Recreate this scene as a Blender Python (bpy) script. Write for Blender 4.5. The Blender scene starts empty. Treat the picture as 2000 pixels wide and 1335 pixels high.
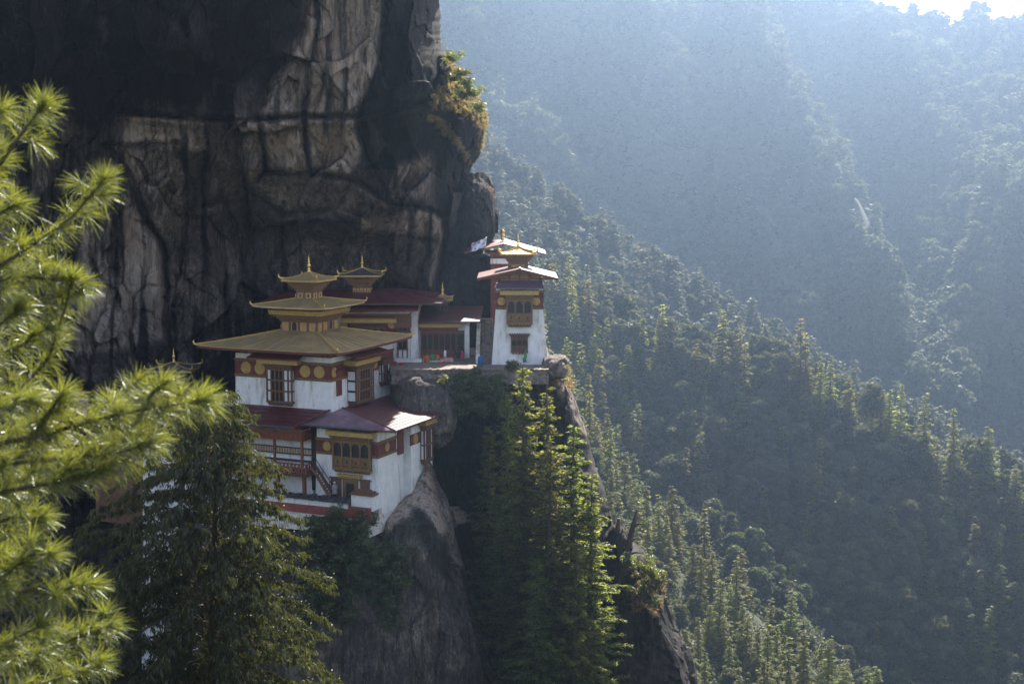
import bpy, bmesh, math, random
import numpy as np
from mathutils import Vector, Matrix

random.seed(11)
rng = np.random.default_rng(11)
R = math.radians
scene = bpy.context.scene
COL = scene.collection

# ------------------------------------------------------------------ camera
PITCH = R(6.83)
FPX = 2777.8
cam_data = bpy.data.cameras.new("camera")
cam_data.lens = 50.0
cam_data.sensor_width = 36.0
cam_data.clip_start = 0.2
cam_data.clip_end = 6000.0
cam_data.dof.use_dof = True
cam_data.dof.focus_distance = 152.0
cam_data.dof.aperture_fstop = 3.6
cam = bpy.data.objects.new("camera", cam_data)
cam.rotation_euler = (R(90) - PITCH, 0, 0)
COL.objects.link(cam)
scene.camera = cam

# ------------------------------------------------------------------ sky, sun, exposure
SUN_AZ, SUN_EL = R(14.0), R(40.0)
world = bpy.data.worlds.new("World")
scene.world = world
world.use_nodes = True
wn = world.node_tree
sky = wn.nodes.new("ShaderNodeTexSky")
sky.sky_type = 'NISHITA'
sky.sun_disc = False
sky.sun_elevation = SUN_EL
sky.sun_rotation = SUN_AZ
sky.air_density = 1.0
sky.dust_density = 1.4
sky.ozone_density = 0.2
sky.altitude = 800.0
bg = wn.nodes["Background"]
tint = wn.nodes.new("ShaderNodeMixRGB"); tint.blend_type = 'MULTIPLY'; tint.inputs[0].default_value = 1.0
tint.inputs[2].default_value = (1.26, 1.0, 0.86, 1)
wn.links.new(sky.outputs[0], tint.inputs[1]); wn.links.new(tint.outputs[0], bg.inputs[0])
bg.inputs[1].default_value = 0.11
sun_data = bpy.data.lights.new("sun", 'SUN')
sun_data.energy = 5.0
sun_data.angle = R(0.5)
sun_data.color = (1.0, 0.93, 0.82)
sun = bpy.data.objects.new("sun", sun_data)
sdir = Vector((math.sin(SUN_AZ) * math.cos(SUN_EL), math.cos(SUN_AZ) * math.cos(SUN_EL), math.sin(SUN_EL)))
sun.rotation_euler = sdir.to_track_quat('Z', 'Y').to_euler()
sun.location = (60, 300, 280)
COL.objects.link(sun)
vs = scene.view_settings
vs.view_transform = 'Standard'
vs.look = 'None'
vs.gamma = 1.0
vs.use_curve_mapping = False
vs.exposure = 1.95
scene.cycles.use_denoising = True
scene.cycles.max_bounces = 6
scene.cycles.diffuse_bounces = 3
scene.cycles.glossy_bounces = 2
scene.cycles.transmission_bounces = 3
scene.cycles.volume_bounces = 0
scene.cycles.caustics_reflective = False
scene.cycles.sample_clamp_indirect = 6.0

# ------------------------------------------------------------------ helpers
CT, ST = math.cos(PITCH), math.sin(PITCH)


def W(px, py, Y):
    """world point at depth Y on the sight line of photo pixel (px,py)"""
    px = np.asarray(px, float); py = np.asarray(py, float); Y = np.asarray(Y, float)
    dx = (px - 1000.0) / FPX
    dy = -(py - 667.5) / FPX
    vy = CT + dy * ST
    s = Y / vy
    out = np.stack(np.broadcast_arrays(dx * s, Y + 0 * s, (-ST + dy * CT) * s), -1)
    return out


def V(px, py, Y):
    return Vector(W(px, py, Y).tolist())


def _hash(ix, iy, iz, seed):
    h = (ix.astype(np.int64) * 374761393 + iy.astype(np.int64) * 668265263 + iz.astype(np.int64) * 2147483647 + seed * 974711) & 0xFFFFFFFF
    h = ((h ^ (h >> 13)) * 1274126177) & 0xFFFFFFFF
    h = ((h ^ (h >> 16)) * 2246822519) & 0xFFFFFFFF
    h = h ^ (h >> 15)
    return (h & 0xFFFFFF) / float(0xFFFFFF)


def vnoise(P, seed=0):
    P = np.asarray(P, float)
    i = np.floor(P).astype(np.int64)
    f = P - i
    f = f * f * (3 - 2 * f)
    r = 0
    for dx in (0, 1):
        for dy in (0, 1):
            for dz in (0, 1):
                w = (f[..., 0] if dx else 1 - f[..., 0]) * (f[..., 1] if dy else 1 - f[..., 1]) * (f[..., 2] if dz else 1 - f[..., 2])
                r = r + w * _hash(i[..., 0] + dx, i[..., 1] + dy, i[..., 2] + dz, seed)
    return r * 2 - 1


def fbm(P, octaves=4, seed=0, gain=0.5):
    P = np.asarray(P, float)
    a, t, r = 1.0, 0.0, 0
    for o in range(octaves):
        r = r + a * vnoise(P * (2.0 ** o), seed + o * 17)
        t += a
        a *= gain
    return r / t


def facets(P, n, seed, lo, hi, off, tilt, stretch=(1, 1, 1), edges=False):
    """piecewise flat noise: each cell of a random partition is a tilted plane"""
    g = np.random.default_rng(seed)
    P = np.asarray(P, float)
    S = np.asarray(stretch, float)
    seeds = g.uniform(lo, hi, (n, P.shape[-1]))
    o = g.uniform(-off, off, n)
    tv = g.normal(0, tilt, (n, P.shape[-1]))
    flat = P.reshape(-1, P.shape[-1])
    out = np.empty(len(flat)); ed = np.empty(len(flat))
    for k in range(0, len(flat), 20000):
        q = flat[k:k + 20000]
        d = (((q[:, None, :] - seeds[None]) / S) ** 2).sum(-1)
        j = d.argmin(1)
        if edges:
            two = np.sqrt(np.partition(d, 1, 1)[:, :2]); ed[k:k + 20000] = two[:, 1] - two[:, 0]
        out[k:k + 20000] = o[j] + ((q - seeds[j]) * tv[j]).sum(-1)
    return (out.reshape(P.shape[:-1]), ed.reshape(P.shape[:-1])) if edges else out.reshape(P.shape[:-1])


def seg_dist(px, py, line):
    """pixel distance of arrays px,py to a polyline"""
    d = np.full(np.shape(px), 1e9)
    for (x0, y0), (x1, y1) in zip(line[:-1], line[1:]):
        vx, vy = x1 - x0, y1 - y0
        t = np.clip(((px - x0) * vx + (py - y0) * vy) / (vx * vx + vy * vy + 1e-9), 0, 1)
        d = np.minimum(d, np.hypot(px - x0 - t * vx, py - y0 - t * vy))
    return d


def poly_mask(px, py, poly, soft=8.0):
    inside = np.zeros(np.shape(px), bool)
    n = len(poly)
    for i in range(n):
        x0, y0 = poly[i]
        x1, y1 = poly[(i + 1) % n]
        c = (y0 > py) != (y1 > py)
        xi = (x1 - x0) * (py - y0) / ((y1 - y0) if y1 != y0 else 1e-9) + x0
        inside ^= c & (px < xi)
    d = seg_dist(px, py, list(poly) + [poly[0]])
    s = np.where(inside, d, -d)
    return np.clip(s / soft + 0.5, 0, 1)


def tps(ctrl):
    """thin plate spline through (x,y,value)"""
    c = np.array(ctrl, float)
    n = len(c)
    X = c[:, :2] / 1000.0

    def U(d2):
        return d2 * np.log(d2 + 1e-9)
    K = U(((X[:, None] - X[None]) ** 2).sum(-1)) + np.eye(n) * 1e-4
    A = np.zeros((n + 3, n + 3))
    A[:n, :n] = K
    A[:n, n] = 1; A[:n, n + 1:] = X
    A[n, :n] = 1; A[n + 1:, :n] = X.T
    w = np.linalg.solve(A, np.concatenate([c[:, 2], [0, 0, 0]]))

    def f(px, py):
        q = np.stack([px, py], -1) / 1000.0
        sh = q.shape[:-1]
        q = q.reshape(-1, 2)
        out = np.empty(len(q))
        for k in range(0, len(q), 50000):
            qq = q[k:k + 50000]
            out[k:k + 50000] = U(((qq[:, None] - X[None]) ** 2).sum(-1)) @ w[:n] + w[n] + qq @ w[n + 1:]
        return out.reshape(sh)
    return f


def mesh_np(name, verts, faces, mats, parent=None, smooth=False, attrs=None, fmat=None):
    """faces: (N,4) or (N,3) int array"""
    verts = np.asarray(verts, np.float32).reshape(-1, 3)
    faces = np.asarray(faces, np.int32)
    k = faces.shape[1]
    me = bpy.data.meshes.new(name)
    me.vertices.add(len(verts))
    me.vertices.foreach_set("co", verts.ravel())
    me.loops.add(faces.size)
    me.loops.foreach_set("vertex_index", faces.ravel())
    me.polygons.add(len(faces))
    me.polygons.foreach_set("loop_start", np.arange(0, faces.size, k, dtype=np.int32))
    me.polygons.foreach_set("loop_total", np.full(len(faces), k, np.int32))
    if smooth:
        me.polygons.foreach_set("use_smooth", np.ones(len(faces), bool))
    for m in (mats if isinstance(mats, (list, tuple)) else [mats]):
        me.materials.append(m)
    if fmat is not None:
        me.polygons.foreach_set("material_index", np.asarray(fmat, np.int32))
    for an, av in (attrs or {}).items():
        a = me.attributes.new(an, 'FLOAT', 'POINT')
        a.data.foreach_set("value", np.asarray(av, np.float32).ravel())
    me.update(calc_edges=True)
    o = bpy.data.objects.new(name, me)
    COL.objects.link(o)
    o.parent = parent
    return o


def grid_faces(nr, nc):
    i = np.arange(nr - 1)[:, None] * nc + np.arange(nc - 1)[None]
    return np.stack([i, i + 1, i + nc + 1, i + nc], -1).reshape(-1, 4)


def leaf_quads(C, D, Wd):
    """diamond leaves: centres, half length vectors, half width vectors -> verts, faces"""
    v = np.stack([C - D, C - Wd + D * 0.1, C + D, C + Wd + D * 0.1], 1).reshape(-1, 3)
    f = np.arange(len(v)).reshape(-1, 4)
    return v, f


def unit(a):
    return a / (np.linalg.norm(a, axis=-1, keepdims=True) + 1e-9)


class MB:
    """collects faces and links them as ONE mesh object"""

    def __init__(self):
        self.v = []; self.f = []; self.m = []

    def add(self, vs_, fs, mi=0):
        b = len(self.v)
        self.v += [tuple(p) for p in vs_]
        self.f += [tuple(b + i for i in f) for f in fs]
        self.m += [mi] * len(fs)

    def box(self, fr, u0, u1, n0, n1, z0, z1, mi=0):
        p = [fr(u, n, z) for z in (z0, z1) for n in (n0, n1) for u in (u0, u1)]
        self.add(p, [(0, 1, 3, 2), (4, 5, 7, 6), (0, 1, 5, 4), (2, 3, 7, 6), (0, 2, 6, 4), (1, 3, 7, 5)], mi)

    def frustum(self, r, z0, z1, a=0.0, b=0.0, mi=0):
        x0, x1, y0, y1 = r
        p = []
        for z, o in ((z0, a), (z1, b)):
            p += [(x0 - o, y0 - o, z), (x1 + o, y0 - o, z), (x1 + o, y1 + o, z), (x0 - o, y1 + o, z)]
        self.add(p, [(3, 2, 1, 0), (4, 5, 6, 7), (0, 1, 5, 4), (1, 2, 6, 5), (2, 3, 7, 6), (3, 0, 4, 7)], mi)

    def prism(self, pts, d, mi=0):
        """closed polygon pts extruded by the vector d"""
        n = len(pts)
        q = [tuple(p) for p in pts] + [tuple(Vector(p) + Vector(d)) for p in pts]
        self.add(q, [tuple(range(n))[::-1], tuple(range(n, 2 * n))] + [(i, (i + 1) % n, n + (i + 1) % n, n + i) for i in range(n)], mi)

    def tube(self, pts, rad, sides=8, mi=0):
        pts = [Vector(p) for p in pts]
        rad = rad if isinstance(rad, (list, tuple)) else [rad] * len(pts)
        vs_, n = [], len(pts)
        up = Vector((0.13, 0.31, 0.94))
        for i, p in enumerate(pts):
            t = (pts[min(i + 1, n - 1)] - pts[max(i - 1, 0)])
            t = t.normalized() if t.length > 1e-9 else Vector((0, 0, 1))
            a = t.cross(up)
            if a.length < 1e-3:
                a = t.cross(Vector((1, 0, 0)))
            a.normalize()
            b = t.cross(a)
            for k in range(sides):
                w = 2 * math.pi * k / sides
                vs_.append(p + (a * math.cos(w) + b * math.sin(w)) * rad[i])
        fs = [(i * sides + k, i * sides + (k + 1) % sides, (i + 1) * sides + (k + 1) % sides, (i + 1) * sides + k) for i in range(n - 1) for k in range(sides)]
        fs += [tuple(range(sides))[::-1], tuple(range((n - 1) * sides, n * sides))]
        self.add(vs_, fs, mi)

    def lathe(self, c, prof, sides=14, mi=0):
        vs_ = [(c[0] + r * math.cos(2 * math.pi * k / sides), c[1] + r * math.sin(2 * math.pi * k / sides), c[2] + z) for r, z in prof for k in range(sides)]
        n = len(prof)
        fs = [(i * sides + k, i * sides + (k + 1) % sides, (i + 1) * sides + (k + 1) % sides, (i + 1) * sides + k) for i in range(n - 1) for k in range(sides)]
        fs += [tuple(range(sides))[::-1], tuple(range((n - 1) * sides, n * sides))]
        self.add(vs_, fs, mi)

    def disc(self, fr, u, z, r, n0, n1, mi=0, k=20):
        a = [fr(u + r * math.cos(2 * math.pi * i / k), n0, z + r * math.sin(2 * math.pi * i / k)) for i in range(k)]
        b = [fr(u + r * math.cos(2 * math.pi * i / k), n1, z + r * math.sin(2 * math.pi * i / k)) for i in range(k)]
        self.add(a + b, [tuple(range(k)), tuple(range(k, 2 * k))] + [(i, (i + 1) % k, k + (i + 1) % k, k + i) for i in range(k)], mi)

    def build(self, name, mats, parent=None, smooth=False, bevel=0):
        me = bpy.data.meshes.new(name)
        me.from_pydata(self.v, [], self.f)
        for m in (mats if isinstance(mats, (list, tuple)) else [mats]):
            me.materials.append(m)
        me.polygons.foreach_set("material_index", np.array(self.m, np.int32))
        bm = bmesh.new(); bm.from_mesh(me)
        bmesh.ops.recalc_face_normals(bm, faces=bm.faces)
        bm.to_mesh(me); bm.free()
        if smooth:
            me.polygons.foreach_set("use_smooth", np.ones(len(me.polygons), bool))
        me.update()
        o = bpy.data.objects.new(name, me)
        COL.objects.link(o)
        o.parent = parent
        if bevel:
            md = o.modifiers.new("bevel", 'BEVEL'); md.width = bevel; md.segments = 2; md.limit_method = 'ANGLE'
        return o


def tag(o, label=None, cat=None, group=None, kind=None):
    if label: o["label"] = label
    if cat: o["category"] = cat
    if group: o["group"] = group
    if kind: o["kind"] = kind
    return o


def empty(name, loc, rz=0.0):
    o = bpy.data.objects.new(name, None)
    o.location = loc
    o.rotation_euler = (0, 0, rz)
    o.empty_display_size = 0.3
    COL.objects.link(o)
    return o


def copy_tree(o, parent=None):
    c = o.copy()
    COL.objects.link(c)
    c.parent = parent
    for ch in o.children:
        copy_tree(ch, c)
    return c


# ------------------------------------------------------------------ materials
def mat(name, col, rough=0.7, metal=0.0, var=0.25, scale=3.0, bump=0.0, bscale=20.0, col2=None, stretch=(1, 1, 1), rand=0.0, spec=0.4, stain=None):
    m = bpy.data.materials.new(name)
    m.use_nodes = True
    nt = m.node_tree; N = nt.nodes; L = nt.links
    p = N["Principled BSDF"]
    p.inputs["Roughness"].default_value = rough
    p.inputs["Metallic"].default_value = metal
    p.inputs["Specular IOR Level"].default_value = spec
    tc = N.new("ShaderNodeTexCoord")
    mp = N.new("ShaderNodeMapping"); mp.inputs["Scale"].default_value = stretch
    L.new(tc.outputs["Object"], mp.inputs[0])
    no = N.new("ShaderNodeTexNoise"); no.inputs["Scale"].default_value = scale; no.inputs["Detail"].default_value = 6; no.inputs["Roughness"].default_value = 0.65
    L.new(mp.outputs[0], no.inputs["Vector"])
    rp = N.new("ShaderNodeValToRGB")
    c2 = col2 or tuple(c * (1 - var) for c in col)
    c1 = col if col2 else tuple(min(1, c * (1 + var * 0.6)) for c in col)
    rp.color_ramp.elements[0].position = 0.34; rp.color_ramp.elements[0].color = (*c2, 1)
    rp.color_ramp.elements[1].position = 0.68; rp.color_ramp.elements[1].color = (*c1, 1)
    L.new(no.outputs["Fac"], rp.inputs[0])
    out = rp.outputs[0]
    if stain:
        n2 = N.new("ShaderNodeTexNoise"); n2.inputs["Scale"].default_value = stain[1]; n2.inputs["Detail"].default_value = 8; n2.inputs["Roughness"].default_value = 0.7
        mp2 = N.new("ShaderNodeMapping"); mp2.inputs["Scale"].default_value = (1, 1, stain[3] if len(stain) > 3 else 0.25)
        L.new(tc.outputs["Object"], mp2.inputs[0]); L.new(mp2.outputs[0], n2.inputs["Vector"])
        r2 = N.new("ShaderNodeValToRGB")
        r2.color_ramp.elements[0].position = stain[2]; r2.color_ramp.elements[1].position = stain[2] + 0.16
        mx = N.new("ShaderNodeMixRGB"); mx.inputs[2].default_value = (*stain[0], 1)
        L.new(n2.outputs["Fac"], r2.inputs[0]); L.new(r2.outputs[0], mx.inputs[0]); L.new(out, mx.inputs[1])
        out = mx.outputs[0]
    if rand:
        oi = N.new("ShaderNodeObjectInfo")
        hs = N.new("ShaderNodeHueSaturation")
        ma = N.new("ShaderNodeMath"); ma.operation = 'MULTIPLY_ADD'; ma.inputs[1].default_value = rand * 2; ma.inputs[2].default_value = 1 - rand
        L.new(oi.outputs["Random"], ma.inputs[0]); L.new(ma.outputs[0], hs.inputs["Value"]); L.new(out, hs.inputs["Color"])
        out = hs.outputs[0]
    L.new(out, p.inputs["Base Color"])
    if bump:
        nb = N.new("ShaderNodeTexNoise"); nb.inputs["Scale"].default_value = bscale; nb.inputs["Detail"].default_value = 7
        L.new(mp.outputs[0], nb.inputs["Vector"])
        bp = N.new("ShaderNodeBump"); bp.inputs["Strength"].default_value = bump; bp.inputs["Distance"].default_value = 0.1
        L.new(nb.outputs["Fac"], bp.inputs["Height"]); L.new(bp.outputs[0], p.inputs["Normal"])
    return m


def leaf_mat(name, col, trans, gloss=0.15, rand=0.25, tw=0.5, rough=0.4, nscale=0.5):
    """leaf: diffuse + light passing through + a little sheen, hue drifting from tree to tree and clump to clump"""
    m = bpy.data.materials.new(name)
    m.use_nodes = True
    nt = m.node_tree; N = nt.nodes; L = nt.links
    N.remove(N["Principled BSDF"])
    out = N["Material Output"]
    geo = N.new("ShaderNodeNewGeometry")
    no = N.new("ShaderNodeTexNoise"); no.inputs["Scale"].default_value = nscale; no.inputs["Detail"].default_value = 4
    L.new(geo.outputs["Position"], no.inputs["Vector"])
    oi = N.new("ShaderNodeObjectInfo")
    ad = N.new("ShaderNodeMath"); ad.operation = 'ADD'
    L.new(oi.outputs["Random"], ad.inputs[0]); L.new(geo.outputs["Random Per Island"], ad.inputs[1])
    ad2 = N.new("ShaderNodeMath"); ad2.operation = 'ADD'
    L.new(ad.outputs[0], ad2.inputs[0]); L.new(no.outputs["Fac"], ad2.inputs[1])
    val = N.new("ShaderNodeMath"); val.operation = 'MULTIPLY_ADD'
    val.inputs[1].default_value = rand * 1.3; val.inputs[2].default_value = 1 - rand * 1.9
    L.new(ad2.outputs[0], val.inputs[0])
    hue = N.new("ShaderNodeMath"); hue.operation = 'MULTIPLY_ADD'
    hue.inputs[1].default_value = 0.05; hue.inputs[2].default_value = 0.475
    L.new(oi.outputs["Random"], hue.inputs[0])

    def tint(c):
        h = N.new("ShaderNodeHueSaturation"); h.inputs["Color"].default_value = (*c, 1)
        L.new(val.outputs[0], h.inputs["Value"]); L.new(hue.outputs[0], h.inputs["Hue"])
        return h.outputs[0]
    d = N.new("ShaderNodeBsdfDiffuse"); L.new(tint(col), d.inputs[0])
    t = N.new("ShaderNodeBsdfTranslucent"); L.new(tint(trans), t.inputs[0])
    mx = N.new("ShaderNodeMixShader"); mx.inputs[0].default_value = tw
    L.new(d.outputs[0], mx.inputs[1]); L.new(t.outputs[0], mx.inputs[2])
    g = N.new("ShaderNodeBsdfGlossy"); g.inputs["Roughness"].default_value = rough; g.inputs[0].default_value = (0.9, 0.95, 0.9, 1)
    m2 = N.new("ShaderNodeMixShader"); m2.inputs[0].default_value = gloss
    L.new(mx.outputs[0], m2.inputs[1]); L.new(g.outputs[0], m2.inputs[2])
    L.new(m2.outputs[0], out.inputs[0])
    return m


def rock_mat(name, dark, mid, pale, tex=1.0, ochre=0.35):
    m = bpy.data.materials.new(name)
    m.use_nodes = True
    nt = m.node_tree; N = nt.nodes; L = nt.links
    p = N["Principled BSDF"]; p.inputs["Roughness"].default_value = 0.9; p.inputs["Specular IOR Level"].default_value = 0.12
    tc = N.new("ShaderNodeTexCoord")

    def noise(scale, stretch, detail=8, rough=0.65, dist=0.0, rot=(0, 0, 0)):
        mp = N.new("ShaderNodeMapping"); mp.inputs["Scale"].default_value = stretch; mp.inputs["Rotation"].default_value = rot
        L.new(tc.outputs["Object"], mp.inputs[0])
        n = N.new("ShaderNodeTexNoise"); n.inputs["Scale"].default_value = scale * tex; n.inputs["Detail"].default_value = detail
        n.inputs["Roughness"].default_value = rough; n.inputs["Distortion"].default_value = dist
        L.new(mp.outputs[0], n.inputs["Vector"])
        return n.outputs["Fac"]

    def ramp(sock, stops):
        r = N.new("ShaderNodeValToRGB")
        e = r.color_ramp.elements
        while len(e) < len(stops): e.new(0.5)
        for k, (pos, c) in enumerate(stops):
            e[k].position = pos; e[k].color = (*c, 1) if len(c) == 3 else c
        L.new(sock, r.inputs[0])
        return r.outputs[0]

    def math_(op, a, b):
        n = N.new("ShaderNodeMath"); n.operation = op
        for k, s in enumerate((a, b)):
            if isinstance(s, (int, float)): n.inputs[k].default_value = s
            else: L.new(s, n.inputs[k])
        return n.outputs[0]

    def mix(f, a, b, mode='MIX'):
        n = N.new("ShaderNodeMixRGB"); n.blend_type = mode
        for k, s in enumerate((f, a, b)):
            if isinstance(s, (int, float)): n.inputs[k].default_value = s
            elif isinstance(s, tuple): n.inputs[k].default_value = (*s, 1)
            else: L.new(s, n.inputs[k])
        return n.outputs[0]
    at = N.new("ShaderNodeAttribute"); at.attribute_name = "pale"
    big = noise(0.16, (1, 1, 1), 6, 0.6, 0.6)
    fine = noise(1.4, (1, 1, 0.6), 10, 0.75, 1.2)
    veins = noise(0.9, (1.6, 1.0, 0.22), 9, 0.7, 2.2, (0.1, 0.35, 0))
    streak = noise(1.1, (1.0, 1.0, 0.05), 7, 0.7, 0.25)
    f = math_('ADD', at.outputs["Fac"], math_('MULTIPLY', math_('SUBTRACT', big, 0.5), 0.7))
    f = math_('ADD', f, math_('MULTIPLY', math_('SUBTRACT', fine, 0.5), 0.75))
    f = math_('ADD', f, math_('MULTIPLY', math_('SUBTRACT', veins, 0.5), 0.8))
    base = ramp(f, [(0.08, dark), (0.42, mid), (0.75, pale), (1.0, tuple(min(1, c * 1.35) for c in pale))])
    oc = ramp(noise(0.35, (1, 1, 0.6), 7, 0.7, 0.8), [(0.52, (0, 0, 0)), (0.68, (1, 1, 1))])
    base = mix(math_('MULTIPLY', oc, ochre), base, mix(1.0, base, (1.0, 0.62, 0.36), 'MULTIPLY'))
    st = ramp(streak, [(0.5, (0, 0, 0)), (0.62, (1, 1, 1))])
    base = mix(math_('MULTIPLY', st, 0.75), base, dark)
    wv = ramp(noise(2.6, (1.2, 1, 0.12), 6, 0.6, 1.5, (0, 0.2, 0)), [(0.60, (0, 0, 0)), (0.70, (1, 1, 1))])
    base = mix(math_('MULTIPLY', math_('MULTIPLY', wv, at.outputs["Fac"]), 0.6), base, tuple(min(1, c * 1.7) for c in pale))
    L.new(base, p.inputs["Base Color"])
    b1 = noise(0.9, (1, 1, 0.7), 12, 0.75, 0.15)
    b2 = noise(5.0, (1, 1, 0.7), 8, 0.7, 0.3)
    bp = N.new("ShaderNodeBump"); bp.inputs["Strength"].default_value = 0.9; bp.inputs["Distance"].default_value = 0.40
    L.new(b1, bp.inputs["Height"])
    bp2 = N.new("ShaderNodeBump"); bp2.inputs["Strength"].default_value = 0.6; bp2.inputs["Distance"].default_value = 0.12
    L.new(b2, bp2.inputs["Height"]); L.new(bp.outputs[0], bp2.inputs["Normal"])
    L.new(bp2.outputs[0], p.inputs["Normal"])
    return m


M = {}
M['white'] = mat("whitewash", (0.74, 0.73, 0.72), 0.85, var=0.12, scale=1.2, bump=0.6, bscale=5, stain=((0.38, 0.32, 0.25), 1.1, 0.53, 0.20))
M['white_clean'] = mat("white_panel", (0.70, 0.69, 0.70), 0.8, var=0.1)
M['whitestone'] = mat("flaking_whitewash", (0.66, 0.62, 0.56), 0.9, var=0.25, scale=2.5, bump=0.7, bscale=5, stain=((0.22, 0.13, 0.08), 1.6, 0.50, 0.8))
M['maroon'] = mat("maroon_paint", (0.135, 0.028, 0.022), 0.75, var=0.3, scale=1.5, bump=0.15)
M['redband'] = mat("red_wall_band", (0.24, 0.07, 0.05), 0.85, var=0.25, scale=1.5, bump=0.3, bscale=6)
M['gold'] = mat("gold_paint", (0.44, 0.285, 0.085), 0.5, 0.2, var=0.3, scale=4, bump=0.3, bscale=14)
M['ochre'] = mat("ochre_panel", (0.42, 0.26, 0.09), 0.7, var=0.3, scale=2)
M['gilt'] = mat("gilded_metal", (0.80, 0.55, 0.17), 0.3, 0.85, var=0.2, scale=6)
M['brass_roof'] = mat("weathered_gilt_sheet", (0.40, 0.29, 0.14), 0.42, 0.3, var=0.28, scale=0.5, bump=0.06, bscale=3, stain=((0.22, 0.23, 0.19), 0.35, 0.56, 1.0))
M['redroof'] = mat("red_roof_sheet", (0.080, 0.016, 0.020), 0.42, 0.0, var=0.3, scale=0.8, bump=0.1, bscale=3, spec=0.5, stain=((0.16, 0.06, 0.06), 0.8, 0.6, 1.0))
M['bareroof'] = mat("worn_roof_sheet", (0.17, 0.10, 0.13), 0.38, 0.1, var=0.3, scale=0.8, bump=0.1, bscale=3, spec=0.6, stain=((0.30, 0.26, 0.28), 0.9, 0.55, 1.0))
M['pinkroof'] = mat("pinkish_red_roof", (0.14, 0.050, 0.046), 0.48, var=0.3, scale=1.2, bump=0.15, bscale=5, stain=((0.30, 0.17, 0.16), 1.0, 0.56, 1.0))  # pinkish red sheet with paler patches
M['blueroof'] = mat("violet_grey_roof", (0.10, 0.06, 0.09), 0.5, var=0.25)
M['wood'] = mat("carved_brown_wood", (0.19, 0.092, 0.048), 0.65, var=0.45, scale=5, bump=0.4, bscale=16, col2=(0.085, 0.04, 0.026))
M['goldwood'] = mat("painted_gold_brown_wood", (0.25, 0.14, 0.05), 0.6, var=0.4, scale=6, bump=0.4, bscale=16, col2=(0.11, 0.055, 0.022))
M['redwood'] = mat("red_brown_wood", (0.19, 0.055, 0.028), 0.65, var=0.4, scale=4, bump=0.2)
M['dark'] = mat("dark_opening", (0.012, 0.011, 0.012), 0.6, var=0.2)
M['greymetal'] = mat("grey_gutter", (0.10, 0.11, 0.13), 0.45, 0.3, var=0.2)
M['stone'] = mat("rough_stone", (0.21, 0.17, 0.14), 0.9, var=0.4, scale=2, bump=0.8, bscale=5, stain=((0.05, 0.045, 0.04), 1.3, 0.52, 0.8))
M['slate'] = mat("dark_slate", (0.05, 0.05, 0.055), 0.8, var=0.4, scale=2.5, bump=0.8, bscale=6)
M['thatch'] = mat("brown_tiles", (0.17, 0.085, 0.05), 0.9, var=0.5, scale=5, bump=0.9, bscale=10)
M['soil'] = mat("forest_floor", (0.035, 0.04, 0.02), 0.95, var=0.5, scale=0.15, bump=0.5, bscale=1.0, col2=(0.025, 0.03, 0.014))
M['soil_far'] = mat("forest_floor_far", (0.035, 0.04, 0.022), 0.95, var=0.5, scale=0.03, col2=(0.025, 0.03, 0.02))
M['bark'] = mat("bark", (0.075, 0.052, 0.04), 0.9, var=0.5, scale=6, bump=0.8, bscale=14, stretch=(1, 1, 0.2))
M['deadwood'] = mat("dead_wood", (0.085, 0.062, 0.052), 0.9, var=0.5, scale=5, bump=0.6, bscale=14, stretch=(1, 1, 0.25))
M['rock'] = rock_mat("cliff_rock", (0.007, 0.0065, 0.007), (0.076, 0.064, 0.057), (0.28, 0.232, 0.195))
M['rock2'] = rock_mat("pillar_rock", (0.020, 0.018, 0.020), (0.095, 0.082, 0.074), (0.38, 0.31, 0.25), tex=1.5, ochre=0.5)
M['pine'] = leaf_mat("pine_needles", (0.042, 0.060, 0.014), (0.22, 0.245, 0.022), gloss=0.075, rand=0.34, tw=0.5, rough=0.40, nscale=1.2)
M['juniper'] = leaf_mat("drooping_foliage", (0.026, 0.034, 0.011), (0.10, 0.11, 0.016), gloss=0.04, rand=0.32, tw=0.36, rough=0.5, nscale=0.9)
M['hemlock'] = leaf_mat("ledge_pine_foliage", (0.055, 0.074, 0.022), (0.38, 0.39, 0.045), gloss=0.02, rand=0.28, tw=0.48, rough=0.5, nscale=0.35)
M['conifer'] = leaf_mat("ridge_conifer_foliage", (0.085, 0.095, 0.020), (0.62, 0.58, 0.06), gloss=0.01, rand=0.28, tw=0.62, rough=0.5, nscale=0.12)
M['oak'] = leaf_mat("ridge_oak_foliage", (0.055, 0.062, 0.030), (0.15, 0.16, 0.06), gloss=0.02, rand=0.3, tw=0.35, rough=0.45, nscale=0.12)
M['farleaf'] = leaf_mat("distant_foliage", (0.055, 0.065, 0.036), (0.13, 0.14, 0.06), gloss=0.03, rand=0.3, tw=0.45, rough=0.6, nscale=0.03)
M['bush'] = leaf_mat("shrub_leaves", (0.050, 0.066, 0.022), (0.22, 0.24, 0.045), gloss=0.05, rand=0.3, tw=0.45, nscale=0.6)
M['drygrass'] = leaf_mat("dry_golden_grass", (0.15, 0.105, 0.050), (0.30, 0.20, 0.08), gloss=0.03, rand=0.3, tw=0.5, nscale=0.7)
# ================================================================== CLIFF
def interp(tab, y):
    t = np.array(tab, float)
    return np.interp(y, t[:, 0], t[:, 1])


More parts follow.
